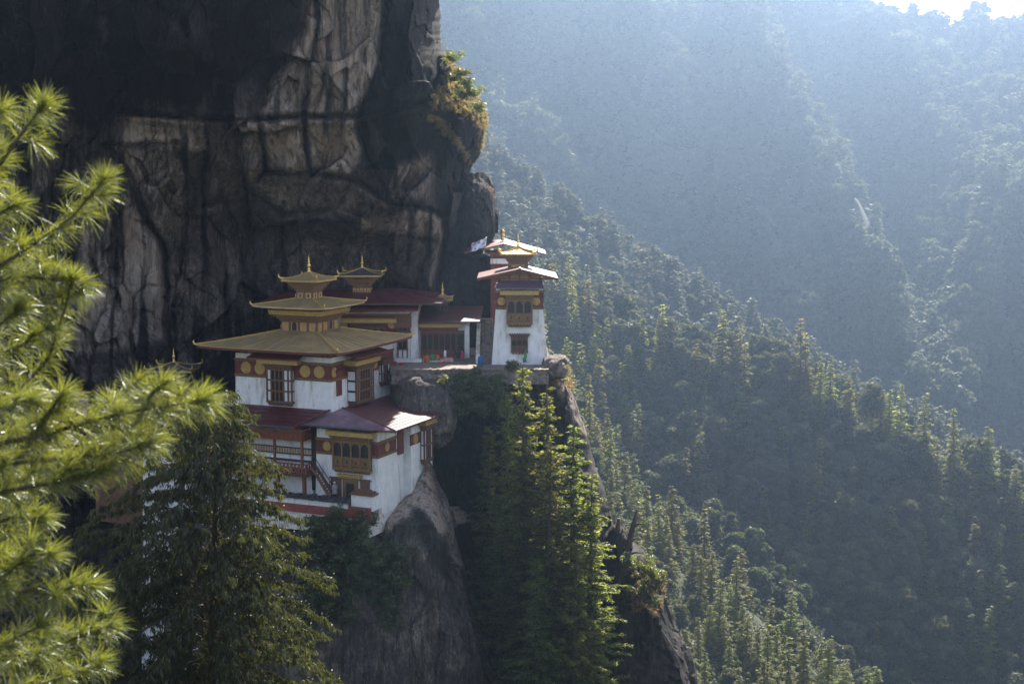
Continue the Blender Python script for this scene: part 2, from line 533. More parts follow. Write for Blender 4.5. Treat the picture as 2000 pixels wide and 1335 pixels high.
EDGE = [(-1720, 1440), (-1350, 1330), (-1100, 1345), (-800, 1290), (-420, 1160), (-250, 1010), (-100, 892), (0, 861), (60, 864), (100, 863), (118, 878), (150, 903), (180, 928), (210, 944), (240, 949), (270, 946), (300, 940),  # top rows bulge right: unseen brow, added to shade the near air
        (322, 927), (345, 916), (380, 918), (420, 922), (460, 928), (500, 930), (600, 934), (660, 938), (760, 945)]
DEPTH = [(-350, -1740, 152), (500, -1740, 152), (1440, -1740, 172), (-350, -1350, 152), (400, -1350, 152), (1340, -1350, 172), (1300, -800, 172), (400, -850, 152), (700, -650, 160), (-350, -420, 150), (200, -420, 148), (600, -420, 150), (840, -420, 168), (-350, 0, 152), (200, 0, 154), (450, 0, 158), (600, 0, 160), (750, 0, 166), (860, 0, 178),
         (-350, 220, 156), (100, 220, 162), (230, 230, 165), (480, 225, 163), (700, 225, 166), (850, 215, 174), (940, 220, 181),
         (100, 350, 164), (300, 340, 168), (480, 345, 169), (600, 340, 168), (720, 345, 170), (850, 330, 175),
         (300, 450, 171), (480, 420, 175), (640, 410, 173), (760, 410, 173), (870, 420, 178), (920, 440, 186),
         (150, 480, 165), (330, 560, 172), (520, 520, 180), (700, 490, 181), (850, 500, 181), (920, 560, 190),
         (120, 620, 160), (320, 650, 171), (480, 640, 177), (650, 620, 182), (850, 640, 184),
         (-300, 600, 152), (100, 760, 156), (300, 720, 164), (450, 740, 174), (700, 760, 183), (930, 760, 188)]
CRACKS = [  # polyline, depth in m, width in px
    ([(225, 222), (330, 231), (400, 238), (500, 235), (600, 233), (700, 231), (760, 218), (840, 204)], 1.6, 3.2),
    ([(200, 283), (260, 284), (345, 281)], 1.0, 3),
    ([(213, 285), (250, 330), (285, 410), (315, 480), (325, 560), (318, 640), (335, 690), (345, 720)], 1.8, 5),
    ([(500, 232), (508, 270), (520, 330), (506, 352)], 1.4, 4),
    ([(604, 236), (592, 290), (588, 335)], .5, 3), ([(400, 238), (402, 300), (396, 360), (400, 400)], 1.0, 4),
    ([(345, 281), (365, 330), (362, 450), (366, 545)], .9, 4), ([(400, 400), (440, 395), (462, 440), (470, 500), (488, 560), (530, 590)], 1.1, 4.5),
    ([(515, 333), (560, 338), (690, 352), (760, 395), (860, 420)], 1.5, 4), ([(702, 236), (716, 300), (735, 345), (757, 388)], 1.3, 5),
    ([(470, 365), (560, 420), (640, 405), (700, 455), (760, 462), (850, 470)], 1.4, 4.5),
    ([(752, 0), (749, 110), (722, 190), (706, 230)], 2.2, 6), ([(610, -40), (588, 70), (560, 120), (520, 180), (500, 228)], 1.6, 8),
    ([(640, 120), (625, 180), (616, 232)], .7, 4), ([(560, 470), (530, 520), (545, 580), (600, 600)], 1.0, 5),
    ([(830, 440), (836, 500), (812, 560)], 1.2, 5), ([(868, 430), (864, 500), (858, 560)], 2.0, 6),
    ([(880, 340), (890, 400), (900, 450)], 1.2, 5), ([(100, 310), (105, 420), (100, 560)], 1.0, 5), ([(60, 640), (150, 740), (230, 800)], 1.4, 5),
    ([(690, 355), (660, 400), (720, 430)], .8, 4), ([(800, 300), (765, 380), (800, 415)], .8, 4), ([(330, 700), (420, 640), (500, 620)], .9, 5),
    ([(180, 90), (205, 180), (195, 225)], .8, 4), ([(400, 60), (420, 150), (480, 225)], 1.0, 8), ([(860, 120), (842, 190), (800, 215)], 1.8, 5),
]
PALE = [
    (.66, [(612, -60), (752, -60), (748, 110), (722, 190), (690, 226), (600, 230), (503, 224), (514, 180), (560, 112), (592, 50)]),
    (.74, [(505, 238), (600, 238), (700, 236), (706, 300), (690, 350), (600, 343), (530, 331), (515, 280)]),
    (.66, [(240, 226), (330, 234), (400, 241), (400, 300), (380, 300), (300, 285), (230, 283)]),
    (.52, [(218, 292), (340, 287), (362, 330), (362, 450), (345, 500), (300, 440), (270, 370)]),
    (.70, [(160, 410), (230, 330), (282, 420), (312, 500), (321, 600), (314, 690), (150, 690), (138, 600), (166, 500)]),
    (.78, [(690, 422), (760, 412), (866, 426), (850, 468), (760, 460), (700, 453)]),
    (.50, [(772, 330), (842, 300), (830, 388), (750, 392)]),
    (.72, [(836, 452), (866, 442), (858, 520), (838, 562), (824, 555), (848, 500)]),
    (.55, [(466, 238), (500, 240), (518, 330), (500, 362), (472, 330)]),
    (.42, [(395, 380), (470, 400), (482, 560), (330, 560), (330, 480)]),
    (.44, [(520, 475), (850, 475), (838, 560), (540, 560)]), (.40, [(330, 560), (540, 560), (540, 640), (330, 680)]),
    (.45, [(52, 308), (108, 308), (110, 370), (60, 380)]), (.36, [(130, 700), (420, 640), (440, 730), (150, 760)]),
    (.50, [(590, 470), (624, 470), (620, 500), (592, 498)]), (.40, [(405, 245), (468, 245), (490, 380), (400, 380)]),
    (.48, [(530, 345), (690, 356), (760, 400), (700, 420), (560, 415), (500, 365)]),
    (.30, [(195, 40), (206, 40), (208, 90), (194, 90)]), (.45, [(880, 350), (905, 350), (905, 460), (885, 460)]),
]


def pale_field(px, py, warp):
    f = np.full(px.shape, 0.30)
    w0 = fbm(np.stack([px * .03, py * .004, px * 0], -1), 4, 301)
    up = np.clip((py - 190 - w0 * 150 - warp[0] * 30) / 90, 0, 1)  # upper rock near black: streaked stone, plus its deep shade put into the colour
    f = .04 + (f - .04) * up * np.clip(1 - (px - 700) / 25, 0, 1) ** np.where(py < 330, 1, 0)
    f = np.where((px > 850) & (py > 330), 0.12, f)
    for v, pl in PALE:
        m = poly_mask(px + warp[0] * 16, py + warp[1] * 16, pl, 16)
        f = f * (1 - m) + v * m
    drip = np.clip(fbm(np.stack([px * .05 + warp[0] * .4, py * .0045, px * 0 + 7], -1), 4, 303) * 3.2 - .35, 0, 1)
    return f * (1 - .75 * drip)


NCL = 600


def build_cliff():
    nc, nr = NCL, 500
    py = np.concatenate([np.linspace(-1720, -60, 84), np.linspace(-52, 765, nr - 84)])[:, None] * np.ones((1, nc))
    t = np.linspace(0, 1, nc)[None] ** 0.9
    jag = fbm(np.stack([py * 0 + 3.3, py * 0.03, py * 0], -1), 4, 5) * 7 + fbm(np.stack([py * 0 + 1.3, py * 0.12, py * 0], -1), 3, 8) * 3
    edge = interp(EDGE, py) + jag
    px = -350 + (edge + 350) * t
    Y = tps(DEPTH)(px, py)
    e = np.clip(edge - px, 0, 70)
    Y = Y + 9.0 * (1 - np.sqrt(np.clip(1 - (1 - e / 70) ** 2, 0, 1)))
    Pq = np.stack([px, py, px * 0], -1)
    wx = fbm(Pq * 0.012, 4, 31); wy = fbm(Pq * 0.012 + 9.1, 4, 47)
    Q = np.stack([px + wx * 22, py + wy * 22], -1)
    f1, e1 = facets(Q, 110, 3, (-360, -430), (980, 780), 2.0, 0.02, (0.75, 1.35), True)
    f2, e2 = facets(Q, 900, 4, (-360, -430), (980, 780), .3, 0.020, (0.7, 1.5), True)
    on = np.clip(fbm(Pq * .006 + 4, 3, 99) * 2.5 + .5, 0, 1)
    Y = Y + f1 + f2 + 0.40 * on * np.exp(-(e1 / 4.0) ** 2) + 0.10 * np.exp(-(e2 / 3.0) ** 2)
    Y = Y + fbm(Pq * np.array([0.02, 0.008, 1]), 5, 60, 0.55) * 1.3
    for ln, dep, wd in CRACKS:
        d = seg_dist(px + wx * 10, py + wy * 10, ln)
        Y = Y + dep * np.exp(-(d / wd) ** 2) - dep * 0.25 * np.exp(-((d - wd * 3.5) / (wd * 2)) ** 2)
    P = W(px, py, Y)
    # the flank: away from the viewer behind the edge, then the top
    n2 = 14
    k = np.arange(1, n2 + 1)[None, :, None]
    side = P[:, -1:, :] + k * np.array([-2.0, 2.3, 0.0]) + fbm(np.stack([k[..., 0] * .7 + py[:, :1] * 0, py[:, :1] * 0.02 + 0 * k[..., 0], k[..., 0] * 0 + py[:, :1] * 0], -1), 3, 77)[..., None] * np.array([1.2, 0, 0])
    side = side + (facets(side, 160, 79, side.reshape(-1, 3).min(0), side.reshape(-1, 3).max(0), 1.3, .12, (1, 1, 1.6)) + fbm(side * .3, 5, 80, .6) * 1.2)[..., None] * np.array([.8, .6, 0]) * np.minimum(1, k / 3.0)
    P = np.concatenate([P, side], 1)
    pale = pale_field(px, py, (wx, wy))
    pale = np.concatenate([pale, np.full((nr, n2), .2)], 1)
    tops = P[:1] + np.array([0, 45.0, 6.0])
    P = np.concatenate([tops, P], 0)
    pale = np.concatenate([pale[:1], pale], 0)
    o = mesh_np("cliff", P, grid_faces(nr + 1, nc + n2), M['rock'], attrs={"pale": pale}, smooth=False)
    tag(o, "towering dark overhanging rock cliff above the monastery", "cliff", kind="structure")
    return P


CL = build_cliff()


def rock_lump(name, c, rad, seed, amp=0.12, pale=0.3, sub=6, m='rock', squash=None, rot=0.0, label=None, cat=None, kind=None, pf=None):
    bm = bmesh.new()
    bmesh.ops.create_icosphere(bm, subdivisions=sub, radius=1.0)
    co = np.array([v.co[:] for v in bm.verts])
    fa = np.array([[v.index for v in f.verts] for f in bm.faces])
    bm.free()
    n = unit(np.sign(co) * np.abs(co) ** (squash or 0.8))
    co = np.sign(co) * np.abs(co) ** (squash or 0.8)
    d = facets(co + fbm(co * 2.5, 3, seed)[:, None] * 0.25, 46, seed, (-1.1,) * 3, (1.1,) * 3, amp, amp * 0.8) + fbm(co * 3.0, 5, seed + 3, 0.6) * amp * 0.9
    co = co * (1 + d[:, None])
    cr, sr = math.cos(rot), math.sin(rot)
    co = co * np.array(rad)
    co = np.stack([co[:, 0] * cr - co[:, 1] * sr, co[:, 0] * sr + co[:, 1] * cr, co[:, 2]], -1) + np.array(c)
    pv = np.full(len(co), pale) if pf is None else pf(co)
    o = mesh_np(name, co, fa, M[m], attrs={"pale": pv}, smooth=True)
    if label: tag(o, label, cat, kind=kind)
    return o


# second bulge behind the shrine roof
rock_lump("rock_bulge", W(925, 415, 188), (2.9, 7.5, 5.0), 5, .10, .10, m='rock', kind="structure", label="dark rounded rock bulge overhanging the pink roofed shrine", cat="rock")
rock_lump("rock_knob", W(917, 352, 186), (.75, .9, 1.0), 9, .12, .3, sub=4, m='rock', kind="structure", label="small pale knob of rock at the top of the bulge", cat="rock")


def rock_column(name, rows, m, seed, nz=170, na=170, amp=1.0, npow=2.6, pf=None):
    """rows: (py, left px, right px, depth of the front, thickness) from top to bottom -> closed column of rock"""
    r = np.array(rows, float)
    py = np.linspace(r[0, 0], r[-1, 0], nz)
    xl, xr, Yf, th = (np.interp(py, r[:, 0], r[:, k]) for k in (1, 2, 3, 4))
    a = np.linspace(0, 2 * np.pi, na, endpoint=False)
    ca, sa = np.cos(a), np.sin(a)
    ex = np.sign(ca) * np.abs(ca) ** (2 / npow); ey = np.sign(sa) * np.abs(sa) ** (2 / npow)
    A = W(xl, py, Yf + th * .3); B = W(xr, py, Yf + th * .3)
    c = (A + B) / 2; hw = (B[:, 0] - A[:, 0]) / 2
    P = np.empty((nz, na, 3))
    P[..., 0] = c[:, None, 0] + hw[:, None] * ex[None]
    P[..., 1] = (Yf + th * .5)[:, None] + (th * .5)[:, None] * ey[None]
    P[..., 2] = c[:, None, 2]
    nrm = np.stack([ex[None] + 0 * P[..., 0], ey[None] + 0 * P[..., 0], 0 * P[..., 0]], -1)
    q = P + np.stack([fbm(P * .12, 3, seed), fbm(P * .12 + 7, 3, seed), fbm(P * .12 + 3, 3, seed)], -1) * 3
    lo, hi = P.reshape(-1, 3).min(0), P.reshape(-1, 3).max(0)
    d = facets(q, 120, seed, lo, hi, 1.0, 0.10, (1, 1, 2.2)) + facets(q, 600, seed + 1, lo, hi, .3, 0.08, (1, 1, 2)) + fbm(P * np.array([.35, .35, .12]), 5, seed + 2, .6) * 1.1
    P = P + unit(nrm) * (d * amp)[..., None]
    pv = pf(P) if pf else np.full((nz, na), .3)
    top = P[0].mean(0) + np.array([0, 0, .3])
    verts = np.concatenate([P.reshape(-1, 3), top[None]])
    i = np.arange(nz - 1)[:, None] * na + np.arange(na)[None]
    j = np.arange(nz - 1)[:, None] * na + (np.arange(na)[None] + 1) % na
    f = np.stack([i, j, j + na, i + na], -1).reshape(-1, 4)
    cap = np.stack([np.arange(na), np.full(na, nz * na), np.full(na, nz * na), (np.arange(na) + 1) % na], -1)
    me_f = np.concatenate([f, cap[:, [0, 1, 3, 3]]])
    me = bpy.data.meshes.new(name)
    me.from_pydata(verts.tolist(), [], f.tolist() + [(int(x[0]), int(x[1]), int(x[3])) for x in cap])
    me.materials.append(M[m])
    at = me.attributes.new("pale", 'FLOAT', 'POINT')
    at.data.foreach_set("value", np.concatenate([pv.ravel(), [0.3]]).astype(np.float32))
    o = bpy.data.objects.new(name, me); COL.objects.link(o)
    o["kind"] = "structure"
    return o


def to_px(P):
    P = np.asarray(P, float)
    fy = P[..., 1] * CT - P[..., 2] * ST
    uz = P[..., 1] * ST + P[..., 2] * CT
    return 1000 + FPX * P[..., 0] / fy, 667.5 - FPX * uz / fy


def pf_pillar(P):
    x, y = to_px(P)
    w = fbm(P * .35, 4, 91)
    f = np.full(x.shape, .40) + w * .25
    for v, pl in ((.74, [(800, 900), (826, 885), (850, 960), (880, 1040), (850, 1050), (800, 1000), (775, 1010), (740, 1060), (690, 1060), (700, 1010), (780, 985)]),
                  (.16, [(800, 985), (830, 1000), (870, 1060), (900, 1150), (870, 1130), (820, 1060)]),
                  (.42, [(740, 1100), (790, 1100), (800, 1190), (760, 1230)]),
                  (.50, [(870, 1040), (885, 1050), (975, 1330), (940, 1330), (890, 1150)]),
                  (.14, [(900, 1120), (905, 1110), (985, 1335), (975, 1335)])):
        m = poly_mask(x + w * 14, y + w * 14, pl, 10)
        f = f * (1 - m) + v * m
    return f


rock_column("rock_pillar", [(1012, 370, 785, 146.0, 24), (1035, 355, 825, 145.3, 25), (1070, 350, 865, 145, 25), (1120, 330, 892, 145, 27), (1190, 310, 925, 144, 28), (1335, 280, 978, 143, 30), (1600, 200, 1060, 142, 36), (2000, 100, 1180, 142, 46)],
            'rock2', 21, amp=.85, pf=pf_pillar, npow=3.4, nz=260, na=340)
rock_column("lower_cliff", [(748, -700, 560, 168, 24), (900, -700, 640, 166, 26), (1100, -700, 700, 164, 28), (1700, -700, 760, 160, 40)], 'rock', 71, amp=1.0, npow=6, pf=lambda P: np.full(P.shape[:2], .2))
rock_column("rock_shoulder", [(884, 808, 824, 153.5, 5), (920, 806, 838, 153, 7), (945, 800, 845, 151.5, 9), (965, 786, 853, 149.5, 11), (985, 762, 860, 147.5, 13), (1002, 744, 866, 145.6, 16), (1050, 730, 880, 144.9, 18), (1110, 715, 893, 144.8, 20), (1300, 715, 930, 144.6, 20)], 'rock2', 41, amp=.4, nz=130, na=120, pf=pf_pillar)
rock_column("rock_recess", [(500, 884, 950, 181, 14), (560, 880, 962, 180, 16), (760, 876, 975, 180, 18)], 'rock', 43, amp=.6, nz=90, na=90, pf=lambda P: np.full(P.shape[:2], .08))  # fill rock left of the tower, its dark tone standing in for shade
# the great boulder wedged under the upper terrace
bl = rock_lump("boulder", W(827, 803, 159.0), (3.5, 4.4, 4.1), 33, .09, .42, sub=6, m='rock2', squash=.72, rot=.3)
bl.rotation_euler = (0, 0, 0)
tag(bl, "huge smooth grey boulder wedged between the red roof and the upper terrace", "boulder")

# ledge rock that carries the terrace and the tower
LEDGE = [(722, 1074), (735, 1096), (760, 1112), (790, 1128), (850, 1148), (900, 1160), (960, 1180), (1010, 1192), (1040, 1200), (1100, 1214), (1180, 1235), (1335, 1270), (1700, 1360)]


def build_ledge():
    nr, nc = 230, 170
    py = np.linspace(724, 1750, nr)[:, None] * np.ones((1, nc))
    t = np.linspace(0, 1, nc)[None]
    edge = interp(LEDGE, py) + fbm(np.stack([py * 0, py * .03, py * 0], -1), 4, 15) * 6
    px = 740 + (edge - 740) * t
    Y = tps([(740, 724, 161), (900, 724, 159.5), (1075, 724, 161), (740, 900, 176), (900, 850, 171), (1000, 850, 165), (1120, 850, 164), (740, 1100, 182), (900, 1100, 176), (1000, 1100, 168),
             (1180, 1050, 160), (740, 1500, 180), (1000, 1500, 165), (1300, 1500, 156)])(px, py)
    e = np.clip(edge - px, 0, 60)
    Y = Y + 8 * (1 - np.sqrt(np.clip(1 - (1 - e / 60) ** 2, 0, 1)))
    Pq = np.stack([px, py, px * 0], -1)
    wx = fbm(Pq * .012, 4, 131); wy = fbm(Pq * .012 + 9, 4, 147)
    Q = np.stack([px + wx * 30, py + wy * 30], -1)
    Y = Y + facets(Q, 90, 13, (740, 700), (1350, 1750), 1.0, .014, (.6, 1.8)) + facets(Q, 500, 14, (740, 700), (1350, 1750), .3, .01, (.6, 1.8)) + fbm(Pq * np.array([.035, .006, 1]), 5, 66, .55) * 1.3
    P = W(px, py, Y)
    k = np.arange(1, 9)[None, :, None]
    P = np.concatenate([P, P[:, -1:] + k * np.array([-1.6, 2.6, 0]) + (fbm(P[:, -1:] * .25 + k * .6, 5, 81, .6) * 1.3)[..., None] * np.array([.8, .5, 0])], 1)
    pale = np.full((nr, nc + 8), .2)
    pale[:, :nc] += .5 * poly_mask(px, py, [(1070, 715), (1110, 745), (1150, 850), (1135, 850), (1095, 770)], 14) + .08 * (px < 900)
    top = P[:1] + np.array([0, 26.0, -.2])
    P = np.concatenate([top, P]); pale = np.concatenate([pale[:1], pale])
    o = mesh_np("rock_ledge", P, grid_faces(nr + 1, nc + 8), M['rock'], attrs={"pale": pale}, smooth=True)
    o["kind"] = "structure"


build_ledge()
rock_column("rock_buttress", [(1075, 1195, 1250, 157, 8), (1095, 1188, 1268, 156, 12), (1130, 1180, 1282, 155, 14), (1180, 1172, 1296, 154, 16), (1250, 1165, 1322, 153, 18), (1335, 1160, 1352, 152, 20), (1700, 1130, 1450, 150, 26)],
            'rock', 52, amp=.55, nz=120, na=120, pf=lambda P: np.full(P.shape[:2], .26))
rock_lump("rock_spur", W(1207, 1100, 158.5), (1.5, 2.5, 4.2), 61, .14, .22, sub=5, m='rock', kind="structure", label="dark jagged spur of rock at the foot of the dead trees", cat="rock")
rock_lump("rock_rim", W(1083, 716, 163), (1.6, 3.5, 1.3), 63, .14, .6, sub=5, m='rock', kind="structure", label="sunlit pale rock rim beside the white tower", cat="rock")

# ================================================================== TERRAIN
def loft(name, lines, nu=90, nv=40, amp=6.0, fr=.012, seed=0, m='soil', back=140.0, rib=None, ppx=None):
    """lines: polylines of (px,py,depth) from the crest down; the surface between them, rough, and falling away behind the crest"""
    L = []
    x0 = max(l[0][0] for l in lines); x1 = min(l[-1][0] for l in lines)
    u = np.linspace(x0, x1, nu)
    for l in lines:
        a = np.array(l, float)
        L.append(W(u, np.interp(u, a[:, 0], a[:, 1]), np.interp(u, a[:, 0], a[:, 2])))
    L = np.array(L)
    v = np.linspace(0, len(lines) - 1, nv)
    k = np.clip(v.astype(int), 0, len(lines) - 2); f = (v - k)[:, None, None]
    P = L[k] * (1 - f) + L[k + 1] * f
    if rib is not None:
        x, y = to_px(P)
        P[..., 1] += rib(x, y)
    n = fbm(P * fr, 5, seed, .5)
    P[..., 2] += n * amp * np.minimum(1, 0.4 + v[:, None] * 2)
    P[..., 1] += fbm(P * fr + 5, 4, seed + 9) * amp
    Pf = P
    b = [Pf[:1] + np.array([0, back * q, -back * (.15 * q + .55 * q * q)]) for q in (1.0, .6, .3, .12)]
    A = np.concatenate(b + [Pf])
    o = mesh_np(name, A, grid_faces(len(A), nu), M[m], smooth=True)
    o["kind"] = "structure"
    return Pf


def sample_surface(P, n, seed, dens=None):
    """n random points of a surface grid, even per photo area unless dens says otherwise"""
    g = np.random.default_rng(seed)
    x, y = to_px(P)
    nr, nc = x.shape
    ar = np.abs((x[:-1, 1:] - x[:-1, :-1]) * (y[1:, :-1] - y[:-1, :-1])) + 1e-6
    cx = (x[:-1, 1:] + x[:-1, :-1]) / 2; cy = (y[1:, :-1] + y[:-1, :-1]) / 2
    w = ar if dens is None else ar * dens(cx, cy, (P[:-1, :-1] + P[1:, 1:]) / 2)
    w = w.ravel() / w.sum()
    c = g.choice(len(w), n, p=w)
    i, j = c // (nc - 1), c % (nc - 1)
    a, b = g.random(n)[:, None], g.random(n)[:, None]
    return (P[i, j] * (1 - a) + P[i + 1, j] * a) * (1 - b) + (P[i, j + 1] * (1 - a) + P[i + 1, j + 1] * a) * b


def line_y(pts):
    a = np.array(pts, float)
    return lambda x: np.interp(x, a[:, 0], a[:, 1])


RIB = [([(1420, 40), (1540, 250), (1640, 470), (1730, 740)], -95, 55), ([(1180, -100), (1330, 200), (1480, 430), (1560, 620)], -50, 45), ([(1950, 230), (1860, 520), (1800, 800)], -80, 55),
       ([(1000, 150), (1250, 450), (1480, 690)], 60, 70), ([(1560, 60), (1720, 330), (1790, 640)], 65, 60), ([(1700, 60), (1830, 300), (1900, 420)], -40, 40), ([(900, 40), (1020, 250), (1150, 420)], -40, 40)]


def far_rib(x, y):
    r = 0
    for ln, a, w in RIB:
        r = r + a * np.exp(-(seg_dist(x, y, ln) / w) ** 2)
    return r


MT_FAR = loft("far_mountain", [
    [(-400, -420, 1500), (600, -330, 1500), (1000, -370, 1550), (1400, -190, 1500), (1600, -40, 1450), (1700, 34, 1420), (1780, 45, 1400), (1860, 58, 1380), (2000, 56, 1350), (2400, 50, 1340)],
    [(-400, 80, 1240), (600, 100, 1240), (1000, 150, 1260), (1400, 260, 1240), (1700, 360, 1190), (2000, 400, 1140), (2400, 420, 1120)],
    [(-400, 500, 980), (600, 560, 980), (1000, 700, 980), (1400, 820, 940), (1700, 960, 900), (2000, 1060, 850), (2400, 1100, 840)]], 240, 110, 24, .006, 5, 'soil_far', 260, far_rib)
MT_HAZY = loft("hazy_ridge", [
    [(-200, -180, 780), (700, -40, 800), (820, 60, 820), (900, 170, 840), (950, 310, 840), (1050, 380, 840), (1130, 440, 830), (1250, 525, 820), (1400, 605, 800), (1500, 670, 790), (1620, 745, 780), (1750, 820, 760), (1850, 872, 750), (1960, 935, 740), (2400, 1150, 700)],
    [(-200, 450, 700), (700, 500, 700), (1000, 640, 690), (1200, 760, 680), (1500, 860, 670), (1800, 1010, 640), (2400, 1300, 620)]], 180, 50, 10, .010, 15, 'soil_far', 200)
MT_MID = loft("middle_ridge", [
    [(200, 330, 690), (880, 470, 660), (1000, 525, 640), (1060, 545, 630), (1120, 578, 620), (1200, 622, 610), (1300, 680, 600), (1400, 712, 590), (1480, 728, 580), (1560, 750, 575), (1650, 800, 570), (1750, 850, 560), (1850, 898, 550), (2000, 972, 540), (2400, 1180, 510)],
    [(200, 700, 590), (880, 760, 565), (1100, 840, 558), (1350, 960, 540), (1600, 1060, 527), (1900, 1180, 507), (2400, 1400, 478)],
    [(200, 1000, 520), (880, 1050, 500), (1100, 1200, 490), (1350, 1400, 470), (1700, 1560, 450), (2400, 1700, 430)]], 170, 80, 9, .016, 25, 'soil', 160)
MT_OAK = loft("oak_spur", [
    [(1130, 930, 500), (1250, 985, 495), (1340, 1000, 490), (1450, 1060, 480), (1540, 1160, 470), (1640, 1290, 460), (1780, 1450, 450)],
    [(1130, 1150, 440), (1340, 1230, 430), (1540, 1380, 420), (1780, 1650, 400)]], 60, 40, 5, .02, 35, 'soil', 60)
MT_NEAR = loft("near_ridge", [
    [(960, 600, 475), (1060, 690, 462), (1120, 760, 452), (1180, 865, 440), (1270, 1030, 418), (1380, 1130, 405), (1480, 1205, 395), (1570, 1290, 385), (1650, 1370, 375), (1800, 1500, 365)],
    [(960, 960, 370), (1150, 1190, 345), (1270, 1380, 320), (1480, 1560, 300), (1800, 1750, 290)]], 90, 60, 5, .02, 45, 'soil', 120)

# near hillside under the camera and the gorge floor: one ground sheet
gx = np.linspace(-1500, 2000, 141); gy = np.concatenate([np.linspace(-90, 200, 60), np.linspace(215, 2700, 90)])
GX, GY = np.meshgrid(gx, gy)
prof = np.interp(gy, [-90, 0, 9, 30, 48, 80, 120, 150, 220, 300, 400, 2700], [-1, -2.6, -6.5, -15, -23, -40, -75, -100, -130, -170, -215, -215])
GZ = prof[:, None] + fbm(np.stack([GX * .02, GY * .02, GX * 0], -1), 4, 3) * np.interp(gy, [0, 20, 120], [.3, 1.2, 6])[:, None]
GZ = np.where(GX > 60, GZ - np.clip(GX - 60, 0, 300) * .3 * np.clip(GY / 150, 0, 1), GZ)
GZ = np.maximum(GZ, -240)
mesh_np("ground", np.stack([GX, GY, GZ], -1), grid_faces(len(gy), len(gx)), M['soil'], smooth=True)["kind"] = "structure"
# ================================================================== BUILDINGS
YAW = -math.atan2(.392, .92)
Z0 = float(W(643, 798, 150)[2])
C0 = Vector((-19.28, 150, Z0))
RM = Matrix.Rotation(YAW, 3, 'Z')


def local(x, y, z):
    return C0 + RM @ Vector((x, y, z))


def house(name, off, label, cat):
    """a building authored in the main temple's axes, its Empty at its own foot"""
    o = empty(name, local(*off), YAW)
    o["_off"] = off
    return tag(o, label, cat)


def settle(root):
    off = Vector(root["_off"]); del root["_off"]
    for ch in root.children:
        ch.location = ch.location - off


def frames(r):
    x0, x1, y0, y1 = r
    return (lambda u, n, z: (u, y0 - n, z)), (lambda u, n, z: (x1 + n, u, z)), (lambda u, n, z: (x0 - n, u, z))


ID = lambda u, n, z: (u, n, z)


def hiproof(mb, o, ze, inn, zt, th=.12, n=6, m=10, curve=1.0, lift=0.0, mi=0):
    (x0, x1, y0, y1), (a0, a1, b0, b1) = o, inn
    loops = []
    for i in range(n + 1):
        t = i / n
        X0, X1, Y0, Y1 = (p + (q - p) * t for p, q in ((x0, a0), (x1, a1), (y0, b0), (y1, b1)))
        z = ze + (zt - ze) * t ** curve
        c = [(X0, Y0), (X1, Y0), (X1, Y1), (X0, Y1)]
        lp = []
        for k in range(4):
            p, q = c[k], c[(k + 1) % 4]
            for j in range(m):
                s = j / m
                lp.append((p[0] + (q[0] - p[0]) * s, p[1] + (q[1] - p[1]) * s, z + lift * abs(2 * s - 1) ** 5 * (1 - t) ** 2))
        loops.append(lp)
    N = 4 * m
    vs_ = [p for lp in loops for p in lp]
    fs = [(i * N + k, i * N + (k + 1) % N, (i + 1) * N + (k + 1) % N, (i + 1) * N + k) for i in range(n) for k in range(N)]
    fs.append(tuple(range(n * N, (n + 1) * N)))
    b0_ = len(vs_)
    vs_ += [(p[0], p[1], p[2] - th) for p in loops[0]]
    fs += [(k, b0_ + k, b0_ + (k + 1) % N, (k + 1) % N) for k in range(N)]
    i2 = max(1, n - 1)
    b1_ = len(vs_)
    vs_ += [(p[0], p[1], p[2] - th - .02) for p in loops[i2]]
    fs += [(b0_ + k, b1_ + k, b1_ + (k + 1) % N, b0_ + (k + 1) % N) for k in range(N)]
    mb.add(vs_, fs, mi)
    return loops


def dentils(mb, fr, u0, u1, n0, n1, z0, z1, pitch, w=.5, mi=0):
    k = max(1, int((u1 - u0) / pitch))
    p = (u1 - u0) / k
    for i in range(k):
        mb.box(fr, u0 + p * (i + .5 - w / 2), u0 + p * (i + .5 + w / 2), n0, n1, z0, z1, mi)


def horns_(parent, pts, s):
    for q_, d_ in pts:
        m_ = MB(); horn(m_, q_, d_, s); m_.build('corner_horn', M['gilt'], parent, smooth=True)


def horn(mb, p, d, s, mi=0):
    """curled roof corner tip"""
    d = Vector(d).normalized(); p = Vector(p)
    mb.tube([p - d * s * .6, p, p + d * s * .35 + Vector((0, 0, s * .15)), p + d * s * .5 + Vector((0, 0, s * .5)), p + d * s * .38 + Vector((0, 0, s * .9))],
            [s * .16, s * .2, s * .19, s * .13, s * .03], 6, mi)


FINIAL = [(.05, -.1), (.42, 0), (.46, .12), (.24, .2), (.30, .3), (.34, .42), (.16, .52), (.2, .58), (.36, .74), (.4, .9), (.3, 1.05), (.12, 1.15), (.2, 1.25), (.24, 1.35), (.1, 1.45), (.12, 1.7), (.06, 1.95), (.015, 2.3)]


def finial(parent, c, h, r=1.0, sub='finial'):
    mb = MB()
    mb.lathe(c, [(a * h / 2.3 * r * .62, z * h / 2.3) for a, z in FINIAL], 14)
    return mb.build(sub, M['gilt'], parent, smooth=True)


